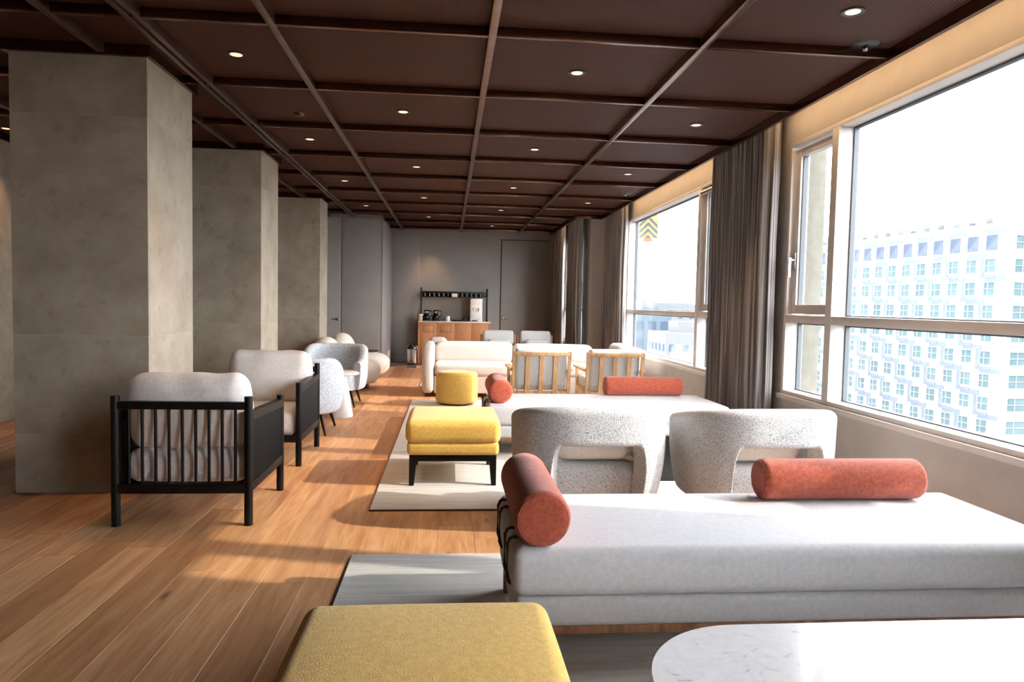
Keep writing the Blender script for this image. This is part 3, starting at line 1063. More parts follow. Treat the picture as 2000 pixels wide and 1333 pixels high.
def arch_chair(loc, rz, label, plabel):
    """back towards -Y"""
    A = thing('armchair', label, 'armchair', loc, rz, group='speckled boucle armchairs')
    a, b, e = 0.375, 0.36, 2 / 3.0
    def plan(t):
        ang = math.radians(40 - 260 * t)     # front right, round the back, front left
        return (a * spow(math.cos(ang), e), b * spow(math.sin(ang), e))
    x_in = 0.245
    def zb(t):
        x, y = plan(t)
        if y < 0 and abs(x) < x_in + 0.03:
            s = 1 - (abs(x) / x_in) ** 2 if abs(x) < x_in else 0
            return 0.13 + 0.355 * (1 - (1 - min(1, max(0, s) * 2.6)) ** 2) ** 0.5
        return 0.13
    def zt(t):
        x, y = plan(t)
        return 0.70 - 0.135 * max(0.0, min(1.0, (y + 0.37) / 0.70))
    fl = lambda z: 1.0 + 0.03 * (z / 0.7) - 0.20 * (max(0, 0.45 - z) / 0.45) ** 2
    bm = bmesh.new()
    sweep_shell(bm, plan, zb, zt, 0.105, 10, fl, 0.045)
    fin('back_shell', bm, 'boucle', A, smooth=70)
    def sh(q):
        s = fl(q.z + 0.27)
        q.x *= s; q.y *= s
        return q
    cushion('seat', (0, 0.05, 0.245), (0.60, 0.62, 0.225), 0.06, 'boucle', A, 0.012, 0.0, fn=sh)
    for sx in (-1, 1):
        for sy in (-1, 1):
            rd('leg', (sx * 0.27, 0.02 + sy * 0.27, -RZ + 0.002 if sy < 0 else 0.003), (sx * 0.23, 0.02 + sy * 0.23, 0.15), 0.012, 'black_wood', A, 0.02)
    M_ = Matrix.Translation(Vector(loc)) @ Matrix.Rotation(rz, 4, 'Z')
    p = M_ @ Vector((0.0, -0.165, 0.372))
    K = thing('throw_pillow', plabel, 'pillow', p, rz, group='cream pillows in the speckled armchairs')
    cushion('cover', (0, 0, 0.095), (0.44, 0.15, 0.20), 0.074, 'pillow', K, 0.0, 0.01, rot=(0.1, 0, 0))
arch_chair((0.815, 4.02, RZ), 0.0, 'speckled boucle armchair with arched back opening, left one of the pair', 'cream pillow inside the left speckled armchair')
arch_chair((1.79, 3.98, RZ), 0.03, 'speckled boucle armchair with arched back opening, right one by the window', 'cream pillow inside the right speckled armchair')

# ------------------------------------------------------------------ black slatted armchairs
def slat_chair(loc, rz, label):
    """back towards -Y, faces +Y; width 0.70, depth 0.72"""
    A = thing('slatted_armchair', label, 'armchair', loc, rz, group='black slatted armchairs')
    w_, d = 0.35, 0.36
    for sx in (-1, 1):
        rd('leg', (sx * w_, -d, 0), (sx * w_, -d, 0.715), 0.023, 'black_wood', A, seg=16)
        rd('leg', (sx * w_, d, 0), (sx * w_, d, 0.63), 0.023, 'black_wood', A, seg=16)
        bm = bmesh.new()
        hexa(bm, [(sx * w_ - 0.022, -d, 0.585), (sx * w_ + 0.022, -d, 0.585), (sx * w_ + 0.022, d, 0.555), (sx * w_ - 0.022, d, 0.555)],
             [(sx * w_ - 0.022, -d, 0.632), (sx * w_ + 0.022, -d, 0.632), (sx * w_ + 0.022, d, 0.602), (sx * w_ - 0.022, d, 0.602)])
        fin('arm_rail', bm, 'black_wood', A, smooth=20)
        bx('side_rail', sx * w_ - 0.018, sx * w_ + 0.018, -d, d, 0.185, 0.235, 'black_wood', A, 0.004)
        bm = bmesh.new()
        n = 26
        for k in range(n):
            y = -d + 0.035 + (2 * d - 0.07) * k / (n - 1)
            rod(bm, (sx * w_, y, 0.235), (sx * w_, y, 0.59 - 0.03 * (y + d) / (2 * d)), 0.0128, seg=8)
        fin('side_panel', bm, 'black_wood', A)
    bx('top_rail', -w_, w_, -d - 0.016, -d + 0.016, 0.642, 0.685, 'black_wood', A, 0.005)
    bx('bottom_rail', -w_, w_, -d - 0.018, -d + 0.018, 0.180, 0.234, 'black_wood', A, 0.005)
    bx('front_rail', -w_, w_, d - 0.018, d + 0.018, 0.180, 0.234, 'black_wood', A, 0.005)
    for k in range(9):
        x = -w_ + 0.07 * (k + 1)
        rd('spindle', (x, -d, 0.23), (x, -d, 0.645), 0.0085, 'black_wood', A, seg=10)
    for k in range(4):
        y = -0.24 + 0.16 * k
        bx('seat_slat', -w_ + 0.015, w_ - 0.015, y - 0.03, y + 0.03, 0.205, 0.223, 'black_wood', A, 0.003)
    cushion('seat_cushion', (0, 0.025, 0.315), (0.645, 0.68, 0.185), 0.06, 'linen', A, 0.02, 0.004)
    def plump(q):
        q.y += 0.004 * math.sin(23 * q.x + 9 * q.z) * (1 if q.z > 0.1 else 0.3)
        q.z += 0.003 * math.sin(31 * q.x)
        return q
    cushion('back_cushion', (0, -0.225, 0.615), (0.62, 0.17, 0.43), 0.072, 'linen', A, 0.0, 0.028, rot=(0.14, 0, 0), n=12, fn=plump)
    return A
slat_chair((-1.438, 4.266, 0), 0.0, 'black slatted armchair with pale cushions, its spindle back towards the camera')
slat_chair((-1.463, 5.667, 0), PI, 'black slatted armchair with pale cushions, facing the camera beside the middle column')

# ------------------------------------------------------------------ pale tub chairs and cone table
def tub_chair(loc, rz, label):
    """back towards -Y"""
    A = thing('tub_chair', label, 'armchair', loc, rz, group='pale blue grey tub chairs')
    a, b = 0.33, 0.33
    def plan(t):
        ang = math.radians(34 - 248 * t)
        return (a * spow(math.cos(ang), 0.8), b * spow(math.sin(ang), 0.8))
    zb = lambda t: 0.20
    def zt(t):
        x, y = plan(t)
        return 0.72 - 0.19 * sstep(-0.22, 0.24, y)
    fl = lambda z: 1.0 + 0.03 * z - 0.13 * (max(0, 0.42 - z) / 0.22) ** 2 * 0.6
    bm = bmesh.new()
    sweep_shell(bm, plan, zb, zt, 0.10, 8, fl, 0.047)
    fin('back_shell', bm, 'blue_grey', A, smooth=70)
    bm = bmesh.new()
    pts = [(0.29 * spow(math.cos(2 * PI * k / 40), 0.75), 0.02 + 0.33 * spow(math.sin(2 * PI * k / 40), 0.75)) for k in range(40)]
    prism(bm, pts, 0.20, 0.40)
    bmesh.ops.bevel(bm, geom=[e for e in bm.edges if abs(e.verts[0].co.z - e.verts[1].co.z) < 1e-6 and e.calc_face_angle(0) > 1], offset=0.03, segments=4, affect='EDGES')
    fin('seat', bm, 'blue_grey', A, smooth=60)
    for sx in (-1, 1):
        for sy in (-1, 1):
            rd('leg', (sx * 0.27, sy * 0.27, 0), (sx * 0.21, sy * 0.21, 0.22), 0.010, 'black_wood', A, 0.019)
tub_chair((-1.39, 6.76, 0), 0.0, 'pale blue grey tub chair with its back to the camera, nearer of two')
tub_chair((-1.36, 8.50, 0), PI, 'pale blue grey tub chair facing the camera beyond the cone table')
T = thing('side_table', 'small white round side table on a cone base between tub chairs', 'side table', (-1.16, 7.62, 0))
lt('base', [(0.0, 0.0), (0.135, 0.0), (0.137, 0.008), (0.06, 0.46), (0.0, 0.46)], 'white', T, 40)
lt('table_top', [(0.0, 0.455), (0.19, 0.455), (0.2, 0.462), (0.2, 0.474), (0.19, 0.48), (0.0, 0.48)], 'white', T, 48)

# ------------------------------------------------------------------ white rounded lounge chairs and black table
def puff_chair(loc, rz, label):
    """faces +Y locally"""
    A = thing('lounge_chair', label, 'lounge chair', loc, rz, group='white rounded lounge chairs')
    def ell(c, r, p=0.8):
        bm = bmesh.new()
        bmesh.ops.create_uvsphere(bm, u_segments=36, v_segments=22, radius=1.0)
        for v in bm.verts:
            x, y, z = v.co
            v.co = Vector((c[0] + r[0] * spow(x, p), c[1] + r[1] * spow(y, p), c[2] + r[2] * spow(z, p)))
        return bm
    bm = ell((0, 0.08, 0.235), (0.37, 0.36, 0.185), 0.75)
    fin('seat', bm, 'white_boucle', A, smooth=80)
    bm = ell((0, 0, 0), (0.37, 0.20, 0.29), 0.9)
    fin('backrest', bm, 'white_boucle', A, (0, -0.31, 0.44), (0.18, 0, 0), smooth=80)
    lt('plinth', [(0.0, 0.0), (0.22, 0.0), (0.22, 0.075), (0.0, 0.075)], 'black', A, 32, loc=(0, 0.06, 0))
puff_chair((-1.42, 10.15, 0), -PI / 2, 'white rounded lounge chair partly hidden behind the tub chairs')
puff_chair((-1.40, 11.50, 0), -PI / 2, 'white rounded lounge chair in front of the grey closet panels')
T = thing('side_table', 'black round pedestal side table between white lounge chairs', 'side table', (-1.28, 10.85, 0))
lt('table_top', [(0.0, 0.475), (0.19, 0.475), (0.2, 0.483), (0.2, 0.49), (0.195, 0.495), (0.0, 0.495)], 'black', T, 40)
lt('pedestal', [(0.0, 0.012), (0.02, 0.012), (0.016, 0.06), (0.016, 0.475), (0.0, 0.475)], 'black', T, 16)
lt('foot_plate', [(0.0, 0.0), (0.15, 0.0), (0.15, 0.008), (0.02, 0.016), (0.0, 0.016)], 'black', T, 32)

# ------------------------------------------------------------------ oak chairs with slatted backs (backs to camera)
def oak_chair(loc, rz, label):
    """back towards -Y, faces +Y"""
    A = thing('oak_lounge_chair', label, 'armchair', loc, rz, group='oak slat back chairs')
    w_ = 0.31
    lean = 0.16
    for sx in (-1, 1):
        bm = bmesh.new()
        hexa(bm, [(sx * w_ - 0.018, -0.25, 0), (sx * w_ + 0.018, -0.25, 0), (sx * w_ + 0.018, -0.21, 0), (sx * w_ - 0.018, -0.21, 0)],
             [(sx * w_ - 0.018, -0.35, 0.72), (sx * w_ + 0.018, -0.35, 0.72), (sx * w_ + 0.018, -0.315, 0.72), (sx * w_ - 0.018, -0.315, 0.72)])
        fin('back_post', bm, 'oak', A, smooth=20)
        bx('front_leg', sx * w_ - 0.018, sx * w_ + 0.018, 0.30, 0.335, 0, 0.50, 'oak', A, 0.004)
        bm = bmesh.new()
        x = sx * (w_ + 0.015)
        pts = [(x - 0.022, -0.30), (x + 0.022, -0.30), (x + 0.034, 0.10), (x + 0.036, 0.34), (x - 0.030, 0.36), (x - 0.026, 0.05)]
        prism(bm, pts, 0.50, 0.524)
        fin('armrest', bm, 'oak', A, smooth=20)
        bx('seat_rail', sx * w_ - 0.015, sx * w_ + 0.015, -0.23, 0.31, 0.235, 0.285, 'oak', A, 0.004)
    bx('top_rail', -w_, w_, -0.35, -0.315, 0.672, 0.712, 'oak', A, 0.004)
    bx('front_rail', -w_, w_, 0.305, 0.33, 0.235, 0.285, 'oak', A, 0.004)
    bx('rear_rail', -w_, w_, -0.275, -0.25, 0.235, 0.275, 'oak', A, 0.004)
    for x in (-0.155, 0.0, 0.155):
        bm = bmesh.new()
        hexa(bm, [(x - 0.024, -0.286, 0.25), (x + 0.024, -0.286, 0.25), (x + 0.024, -0.27, 0.25), (x - 0.024, -0.27, 0.25)],
             [(x - 0.024, -0.346, 0.68), (x + 0.024, -0.346, 0.68), (x + 0.024, -0.330, 0.68), (x - 0.024, -0.330, 0.68)])
        fin('back_slat', bm, 'oak', A, smooth=20)
    cushion('back_cushion', (0, -0.235, 0.535), (0.575, 0.13, 0.43), 0.04, 'grey_fab', A, 0, 0.012, rot=(0.14, 0, 0))
    cushion('seat_cushion', (0, 0.04, 0.345), (0.585, 0.58, 0.125), 0.04, 'grey_fab', A, 0.012)
oak_chair((1.028, 7.95, RZ), 0.0, 'oak slat back chair with grey cushions, left one behind the daybed')
oak_chair((1.858, 7.95, RZ), 0.0, 'oak slat back chair with grey cushions, right one nearer the window')

# ------------------------------------------------------------------ grey upholstered chairs at the back (facing the camera)
def far_chair(loc, label, plabel):
    """faces -Y"""
    A = thing('padded_armchair', label, 'armchair', loc, group='grey padded armchairs at the back')
    cushion('backrest', (0, 0.27, 0.585), (0.52, 0.10, 0.42), 0.04, 'grey_fab', A, 0, 0.008, rot=(-0.12, 0, 0))
    cushion('seat', (0, 0, 0.375), (0.54, 0.56, 0.13), 0.04, 'grey_fab', A, 0.012)
    for sx in (-1, 1):
        bx('front_leg', sx * 0.29 - 0.017, sx * 0.29 + 0.017, -0.28, -0.245, 0, 0.55, 'walnut', A, 0.003)
        bm = bmesh.new()
        hexa(bm, [(sx * 0.29 - .017, .22, 0), (sx * 0.29 + .017, .22, 0), (sx * 0.29 + .017, .255, 0), (sx * 0.29 - .017, .255, 0)],
             [(sx * 0.29 - .017, .31, .72), (sx * 0.29 + .017, .31, .72), (sx * 0.29 + .017, .34, .72), (sx * 0.29 - .017, .34, .72)])
        fin('back_post', bm, 'walnut', A, smooth=20)
        bx('armrest', sx * 0.29 - 0.03, sx * 0.29 + 0.03, -0.30, 0.27, 0.55, 0.574, 'walnut', A, 0.006)
        bx('seat_rail', sx * 0.29 - 0.015, sx * 0.29 + 0.015, -0.26, 0.24, 0.28, 0.32, 'walnut', A, 0.003)
    K = thing('lumbar_pillow', plabel, 'pillow', (loc[0], loc[1] + 0.10, loc[2] + 0.456), group='grey lumbar pillows')
    cushion('cover', (0, 0, 0.10), (0.38, 0.12, 0.20), 0.058, 'grey_fab', K, 0, 0.012, rot=(-0.2, 0, 0))
far_chair((0.85, 11.75, 0), 'grey padded armchair in front of the oak coffee cabinet', 'grey lumbar pillow on the armchair by the coffee cabinet')
far_chair((1.495, 11.75, 0), 'grey padded armchair in front of the back wall door', 'grey lumbar pillow on the armchair by the door')

# ------------------------------------------------------------------ sectional sofa (front faces the camera)
S = thing('sectional_sofa', 'blush white sectional sofa wrapping round the two oak chairs', 'sofa', (0, 0, 0))
def sc(name, x0, x1, y0, y1, z0, z1, r=0.05, puff=0.012, par=S, mat='sofa', rot=(0, 0, 0), py=0.0):
    return cushion(name, ((x0 + x1) / 2, (y0 + y1) / 2, (z0 + z1) / 2), (x1 - x0, y1 - y0, z1 - z0), r, mat, par, puff, py, rot)
sc('armrest', -0.35, -0.19, 9.19, 10.10, 0.05, 0.705, 0.07, 0.005)
sc('base', -0.19, 0.90, 9.22, 10.02, 0.05, 0.285, 0.02, 0)
sc('base', 0.91, 2.62, 9.22, 10.02, 0.05, 0.285, 0.02, 0)
sc('seat_cushion', -0.185, 0.90, 9.20, 9.85, 0.285, 0.44, 0.05)
sc('seat_cushion', 0.91, 1.98, 9.20, 9.85, 0.285, 0.44, 0.05)
sc('back_cushion', -0.19, 0.90, 9.80, 10.06, 0.40, 0.70, 0.07, 0.01, py=0.01)
sc('back_cushion', 0.92, 2.05, 9.80, 10.06, 0.40, 0.68, 0.07, 0.01, py=0.01)
sc('corner_cushion', -0.30, -0.02, 10.02, 10.24, 0.28, 0.745, 0.08, 0.01)
sc('base', 1.99, 2.62, 8.95, 9.215, 0.05, 0.285, 0.02, 0)
sc('seat_cushion', 1.985, 2.40, 8.95, 9.85, 0.285, 0.44, 0.05)
sc('back_cushion', 2.33, 2.58, 8.96, 9.42, 0.42, 0.69, 0.07, 0.01, py=0.008)
sc('back_cushion', 2.33, 2.58, 9.43, 10.04, 0.42, 0.71, 0.07, 0.01, py=0.008)
for (x, y) in ((-0.27, 9.27), (-0.27, 10.0), (0.9, 9.27), (0.9, 9.95), (2.55, 9.95), (2.05, 9.0), (2.55, 9.0)):
    bx('foot', x - 0.03, x + 0.03, y - 0.03, y + 0.03, 0, 0.052, 'black', S, 0.003)

# ------------------------------------------------------------------ coffee cabinet and its things
CX0, CX1, CY0, CY1, CT = -0.63, 0.84, 14.37, 14.84, 0.868
K = thing('coffee_cabinet', 'oak coffee cabinet with four doors along the back wall', 'cabinet', (0, 0, 0))
bx('carcass', CX0 + 0.01, CX1 - 0.01, CY0 + 0.025, CY1, 0.0, CT - 0.025, 'cab', K, 0.002)
bx('worktop', CX0 - 0.012, CX1 + 0.012, CY0 - 0.012, CY1, CT - 0.025, CT, 'cream', K, 0.003)
bx('side_panel', CX0 - 0.005, CX0 + 0.025, CY0, CY0 + 0.03, 0.0, CT - 0.025, 'cab', K, 0.001)
bx('side_panel', CX1 - 0.025, CX1 + 0.005, CY0, CY0 + 0.03, 0.0, CT - 0.025, 'cab', K, 0.001)
dw = (CX1 - CX0 - 0.056) / 4
for k in range(4):
    x0 = CX0 + 0.028 + k * dw
    dr = bx('door', x0 + 0.002, x0 + dw - 0.002, CY0 + 0.004, CY0 + 0.025, 0.06, CT - 0.032, 'cab', K, 0.001)
    if k < 2:
        fl = bx('waste_flap', x0 + 0.07, x0 + dw - 0.07, CY0 - 0.001, CY0 + 0.004, CT - 0.22, CT - 0.085, 'cab', dr, 0.001)
        bm = bmesh.new()
        for (p, q, r_, s_) in ((x0 + .064, x0 + dw - .064, CT - .085, CT - .079), (x0 + .064, x0 + dw - .064, CT - .226, CT - .22), (x0 + .064, x0 + .07, CT - .22, CT - .085), (x0 + dw - .07, x0 + dw - .064, CT - .22, CT - .085)):
            box(bm, p, q, CY0 + 0.002, CY0 + 0.0045, r_, s_)
        fin('flap_gap', bm, 'dark', dr, smooth=0)
R_ = thing('cup_rack', 'black metal cup rack with brass trimmed shelf above the cabinet', 'rack', (0, 0, CT))
for x in (CX0 + 0.045, CX1 - 0.06):
    bx('post', x - 0.014, x + 0.014, 14.47, 14.498, 0, 0.69, 'black', R_, 0.002)
    bx('post', x - 0.014, x + 0.014, 14.72, 14.748, 0, 0.69, 'black', R_, 0.002)
bx('shelf', CX0 + 0.03, CX1 - 0.045, 14.45, 14.76, 0.492, 0.505, 'bracket', R_, 0.002)
bx('guard_rail', CX0 + 0.045, CX1 - 0.06, 14.47, 14.48, 0.585, 0.60, 'black', R_, 0.001)
bx('back_rail', CX0 + 0.045, CX1 - 0.06, 14.735, 14.745, 0.50, 0.62, 'black', R_, 0.001)
cup0 = thing('mug', 'black mug in the row on the cup rack shelf', 'mug', (0, 0, 0), group='black mugs on the cup rack')
lt('body', [(0.0, 0.0), (0.034, 0.0), (0.04, 0.006), (0.042, 0.075), (0.038, 0.075), (0.036, 0.01), (0.0, 0.01)], 'black_plastic', cup0, 20)
bm = bmesh.new()
tube(bm, [(0.04 + 0.022 * math.sin(PI * k / 8), 0, 0.018 + 0.042 * k / 8) for k in range(9)], 0.005, 6)
fin('handle', bm, 'black_plastic', cup0)
for k in range(13):
    c = cup0 if k == 0 else copy_tree(cup0)
    x = CX0 + 0.11 + k * 0.096
    c.location = (x, 14.56, CT + 0.505)
    c.rotation_euler = (0, 0, 0.6)
sg = tag(bx('shelf_card', -0.055, 0.055, -0.004, 0.004, 0, 0.072, 'paper', None, 0.001), 'small white card propped on the cup rack shelf', 'card')
sg.location = (0.10, 14.475, CT + 0.505)
W = thing('water_dispenser', 'white water dispenser with two taps on the cabinet', 'water dispenser', (0.555, 14.60, CT))
bx('body', -0.125, 0.125, -0.16, 0.20, 0.0, 0.478, 'white', W, 0.01)
bx('tap_panel', -0.10, 0.10, -0.166, -0.16, 0.10, 0.34, 'paper', W, 0.003)
for x in (-0.05, 0.05):
    bm = bmesh.new()
    rod(bm, (x, -0.166, 0.26), (x, -0.205, 0.26), 0.014)
    rod(bm, (x, -0.2, 0.265), (x, -0.2, 0.215), 0.009)
    box(bm, x - 0.02, x + 0.02, -0.21, -0.19, 0.268, 0.285, 0.003)
    fin('tap', bm, 'steel', W)
bx('drip_tray', -0.08, 0.08, -0.20, -0.16, 0.0, 0.03, 'steel', W, 0.004)
def carafe(x, label):
    A = thing('coffee_carafe', label, 'carafe', (x, 14.55, CT), group='black coffee carafes')
    lt('hot_plate', [(0, 0), (0.082, 0), (0.085, 0.006), (0.085, 0.03), (0, 0.03)], 'black_plastic', A, 28)
    lt('jug', [(0, 0.03), (0.06, 0.03), (0.073, 0.05), (0.075, 0.085), (0.055, 0.125), (0.045, 0.145), (0.05, 0.165), (0, 0.165)], 'black_plastic', A, 28)
    lt('lid', [(0, 0.20), (0.055, 0.20), (0.06, 0.21), (0.045, 0.225), (0, 0.228)], 'black_plastic', A, 24)
    lt('neck', [(0.046, 0.16), (0.05, 0.20), (0.046, 0.20)], 'steel', A, 24)
    bm = bmesh.new()
    tube(bm, [(0.05, 0, 0.212), (0.09, 0, 0.215), (0.115, 0, 0.195), (0.118, 0, 0.13), (0.10, 0, 0.085), (0.072, 0, 0.075)], 0.010, 8)
    fin('handle', bm, 'black_plastic', A)
carafe(-0.475, 'black coffee carafe on a hot plate, left of two')
carafe(-0.285, 'black coffee carafe on a hot plate, right of two')
T = thing('cup_holder', 'kraft paper cup stack at the left end of the cabinet', 'cups', (-0.592, 14.408, CT))
lt('cup', [(0, 0), (0.038, 0), (0.048, 0.12), (0.05, 0.125), (0, 0.125)], 'kraft', T, 24)
lt('rim', [(0.048, 0.12), (0.052, 0.125), (0.052, 0.14), (0.046, 0.14)], 'paper', T, 24)
T = thing('canister', 'white round canister standing on the cabinet top', 'canister', (-0.035, 14.50, CT))
lt('body', [(0, 0), (0.046, 0), (0.048, 0.005), (0.048, 0.085), (0, 0.085)], 'white', T, 24)
lt('lid', [(0, 0.085), (0.049, 0.085), (0.049, 0.102), (0.04, 0.108), (0, 0.108)], 'white', T, 24)
T = thing('tray', 'black serving tray lying on the cabinet top', 'tray', (0.22, 14.58, CT))
bx('tray_base', -0.17, 0.17, -0.11, 0.11, 0, 0.008, 'black', T, 0.002)
for (a_, b_, c_, d_) in ((-.17, .17, -.11, -.10), (-.17, .17, .10, .11), (-.17, -.16, -.10, .10), (.16, .17, -.10, .10)):
    bx('tray_rim', a_, b_, c_, d_, 0.008, 0.025, 'black', T, 0.001)
T = tag(bx('sugar_box', -0.04, 0.04, -0.03, 0.03, 0, 0.06, 'black_plastic', None, 0.004), 'small black box standing on the serving tray', 'box')
T.location = (0.31, 14.58, CT + 0.0085)

T = thing('waste_bin', 'chrome waste bin with black dome lid beside the cabinet', 'bin', (-0.735, 14.15, 0))
lt('body', [(0, 0.0), (0.10, 0.0), (0.102, 0.02), (0.105, 0.30), (0, 0.30)], 'steel', T, 36)
lt('base_ring', [(0.1, 0.0), (0.106, 0.0), (0.106, 0.022), (0.1, 0.022)], 'black', T, 36)
lt('rim', [(0.104, 0.285), (0.112, 0.29), (0.112, 0.305), (0.104, 0.31)], 'chrome', T, 36)
lt('lid', [(0.104, 0.30)] + [(0.104 * math.cos(PI / 2 * k / 8), 0.30 + 0.10 * math.sin(PI / 2 * k / 8)) for k in range(1, 8)] + [(0, 0.40)], 'black_plastic', T, 36)
bm = bmesh.new()
tube(bm, [(0.108 * math.cos(a_ * PI / 12), 0.02, 0.30 + 0.115 * math.sin(a_ * PI / 12)) for a_ in range(0, 13)], 0.004, 6)
fin('hoop', bm, 'chrome', T)

# ------------------------------------------------------------------ outside: city seen through the windows
tag(bx('ground', 3.5, 700, -500, 900, -36, -35, 'ground', bev=0), kind='structure')
def bwin(wd, ht, nx=2, nz=2, name='window'):
    """one window: pane with white frame and bars, in the plane facing -X (local: width along Y)"""
    bm = bmesh.new()
    box(bm, 0.06, 0.10, -wd / 2, wd / 2, -ht / 2, ht / 2, mi=1)
    f = 0.09
    box(bm, -0.03, 0.1, -wd / 2 - f, -wd / 2, -ht / 2 - f, ht / 2 + f)
    box(bm, -0.03, 0.1, wd / 2, wd / 2 + f, -ht / 2 - f, ht / 2 + f)
    box(bm, -0.03, 0.1, -wd / 2, wd / 2, ht / 2, ht / 2 + f)
    box(bm, -0.03, 0.1, -wd / 2, wd / 2, -ht / 2 - f, -ht / 2)
    for i in range(1, nx):
        y = -wd / 2 + wd * (0.62 if nx == 2 else i / nx)
        box(bm, 0.0, 0.1, y - 0.035, y + 0.035, -ht / 2, ht / 2)
    for i in range(1, nz):
        z = -ht / 2 + ht * (0.5 if nz == 2 else i / nz)
        box(bm, 0.0, 0.1, -wd / 2, wd / 2, z - 0.035, z + 0.035)
    bmesh.ops.recalc_face_normals(bm, faces=bm.faces[:])
    me = bpy.data.meshes.new(name)
    bm.to_mesh(me)
    bm.free()
    me.materials.append(MT['bwhite'])
    me.materials.append(MT['bglass'])
    return me
# big apartment block: local frame, facade in plane x=0 facing -x, +y runs away from the near corner
ang = 0.094
B = thing('apartment_block', 'white apartment block with blue grey checker panels outside the near window', 'building', (66.9, 79.6, -35), ang)
LEN, TOP = 52.0, 47.3
bx('facade_wall', 0.1, 14, 0.0, LEN, 0, TOP, 'bwhite', B, 0)
wm = bwin(1.5, 1.6)
wide = bwin(3.0, 1.6, 2, 2)
dk = bmesh.new()
box(dk, 0.05, 0.5, -0.8, 0.8, -0.95, 0.95, mi=0)
dkm = bpy.data.meshes.new('top_opening')
dk.to_mesh(dkm); dk.free()
def mk(nm, w_, h_):
    bm = bmesh.new()
    box(bm, 0.04, 0.11, -w_ / 2, w_ / 2, -h_ / 2, h_ / 2)
    me = bpy.data.meshes.new(nm)
    bm.to_mesh(me); bm.free()
    return me
ptop = mk('blue_panel', 2.9, 0.62)
pside = mk('blue_panel', 0.55, 2.05)
plow = mk('blue_panel', 2.15, 0.42)
ncol, fh, sp = 17, 2.87, 2.82
for r in range(12):
    z = TOP - 2.2 - r * fh
    for c in range(ncol):
        y = 1.6 + c * sp
        if r == 0:
            obj('top_opening', dkm, 'bdark', B, (0, y, z), smooth=0)
            if c % 2 == 0:
                obj('blue_panel', ptop, 'bblue', B, (0, y - 0.4, z + 1.4), smooth=0)
        else:
            obj('window', wm, [], B, (0, y, z), smooth=0)
            if (c + r) % 2 == 0:
                obj('blue_panel', ptop, 'bblue', B, (0.015, y - 0.7, z + 1.26), smooth=0)
            else:
                obj('blue_panel', pside, 'bblue', B, (0.0, y + 1.19, z - 0.08), smooth=0)
                obj('blue_panel', plow, 'bblue', B, (-0.015, y + 0.38, z - 1.32), smooth=0)
# end face with wide windows
for r in range(12):
    z = TOP - 2.2 - r * fh
    for x in (3.4, 8.6):
        obj('window', wide, [], B, (x, -0.09, z), (0, 0, PI / 2), smooth=0)
bx('parapet', 1.2, 13, 1, LEN - 1, TOP, TOP + 0.35, 'bwhite', B, 0)
bm = bmesh.new()
for k in range(16):
    y = 2 + k * 2.6
    h_ = [0.9, 1.4, 0.6, 1.1][k % 4]
    box(bm, 2.0, 4.0, y, y + 1.6, TOP + 0.3, TOP + 0.3 + h_)
fin('roof_equipment', bm, 'bcity2', B, smooth=0)

# hazy blue and white buildings beyond the middle window
def city(loc, sx, sy, h, mat, rows_, cols_, label, ww=1.6, wh=1.7):
    B_ = thing('city_building', label, 'building', loc, group='hazy distant buildings')
    bx('wall', -sx / 2, sx / 2, -sy / 2, sy / 2, 0, h, mat, B_, 0)
    bx('roof_box', -sx / 4, sx / 4, -sy / 4, sy / 4, h, h + 1.6, mat, B_, 0)
    bm = bmesh.new()
    box(bm, -ww / 2, ww / 2, -0.06, 0.05, -wh / 2, wh / 2)
    me = bpy.data.meshes.new('window')
    bm.to_mesh(me); bm.free()
    for r in range(rows_):
        for c in range(cols_):
            x = -sx / 2 + sx * (c + 0.5) / cols_
            obj('window', me, 'bcityw', B_, (x, -sy / 2, h - 2.2 - r * 3.6), smooth=0)
            y = -sy / 2 + sy * (c + 0.5) / cols_
            obj('window', me, 'bcityw', B_, (-sx / 2, y, h - 2.2 - r * 3.6), (0, 0, PI / 2), smooth=0)
def at(px, depth):
    d = RT * ((px - 1000) / FPX) + fw
    p = d * depth
    return p.x, p.y
x, y = at(1262, 150)
city((x, y, -35), 8, 8, 34.6, 'bcity', 7, 3, 'hazy blue office block, tallest behind the middle window')
x, y = at(1345, 105)
city((x, y, -35), 10, 9, 32.6, 'bcity2', 6, 5, 'hazy white block right of the blue office block', 0.9, 1.0)
x, y = at(1400, 78)
city((x, y, -35), 9, 9, 29.5, 'bcity2', 5, 4, 'lower hazy white block nearest the middle window', 1.0, 1.0)
x, y = at(1300, 210)
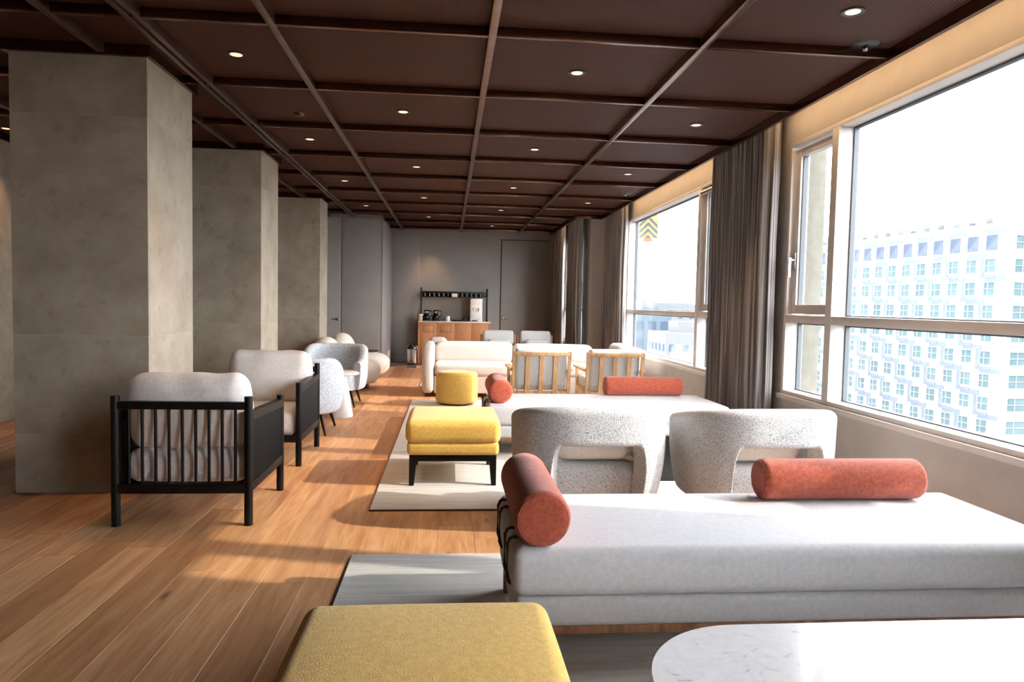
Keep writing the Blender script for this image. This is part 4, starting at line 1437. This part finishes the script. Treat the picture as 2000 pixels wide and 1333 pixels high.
city((x, y, -35), 26, 16, 36.0, 'bcity2', 5, 8, 'distant wide hazy block on the skyline', 1.2, 1.4)
x, y = at(1370, 230)
city((x, y, -35), 30, 16, 35.8, 'bcity2', 5, 8, 'farthest pale block on the skyline at the window edge', 1.4, 1.4)
x, y = at(1225, 260)
city((x, y, -35), 20, 16, 37.5, 'bcity2', 4, 6, 'distant pale block seen at the far casement', 1.2, 1.4)

# crane hook block with hazard chevrons
D_ = 22.0
d = RT * ((1266 - 1000) / FPX) - UP * ((446 - 666.5) / FPX) + fw
p = Vector((0, 0, CAMH)) + d * D_
H_ = thing('crane_hook_block', 'yellow and dark chevron hook block hanging outside the middle window', 'crane block', p, -0.2)
bx('body', -0.30, 0.30, 0.0, 0.14, -0.30, 0.42, 'yellow', H_, 0.01)
for k in range(4):
    for s in (-1, 1):
        z = -0.30 + k * 0.20
        bm = bmesh.new()
        x1, dz = s * 0.30, 0.30
        lo = max(-0.30, z - dz)
        pts = [(0.0, z + 0.09), (0.0, z), (x1, z - dz), (x1, z - dz + 0.09)]
        pts = [(px_, max(-0.29, min(0.42, pz))) for px_, pz in pts]
        if pts[2][1] == pts[3][1]:
            xx = s * 0.30 * (z + 0.09 + 0.29) / dz
            x2 = s * 0.30 * max(0, (z + 0.29)) / dz
            pts = [(0.0, pts[0][1]), (0.0, pts[1][1]), (x2, -0.29), (xx, -0.29)]
        a_ = [bm.verts.new((q[0], -0.006, q[1])) for q in pts]
        b_ = [bm.verts.new((q[0], 0.004, q[1])) for q in pts]
        for i in range(4):
            try:
                bm.faces.new((a_[i], a_[(i + 1) % 4], b_[(i + 1) % 4], b_[i]))
            except ValueError:
                pass
        bm.faces.new(a_); bm.faces.new(b_)
        fin('chevron', bm, 'hblack', H_, smooth=0)
bx('hook_housing', -0.14, 0.14, 0.01, 0.12, -0.42, -0.30, 'orange', H_, 0.01)
for x in (-0.2, 0.2):
    rd('cable', (x, 0.07, 0.42), (x, 0.07, 8), 0.015, 'gasket', H_)
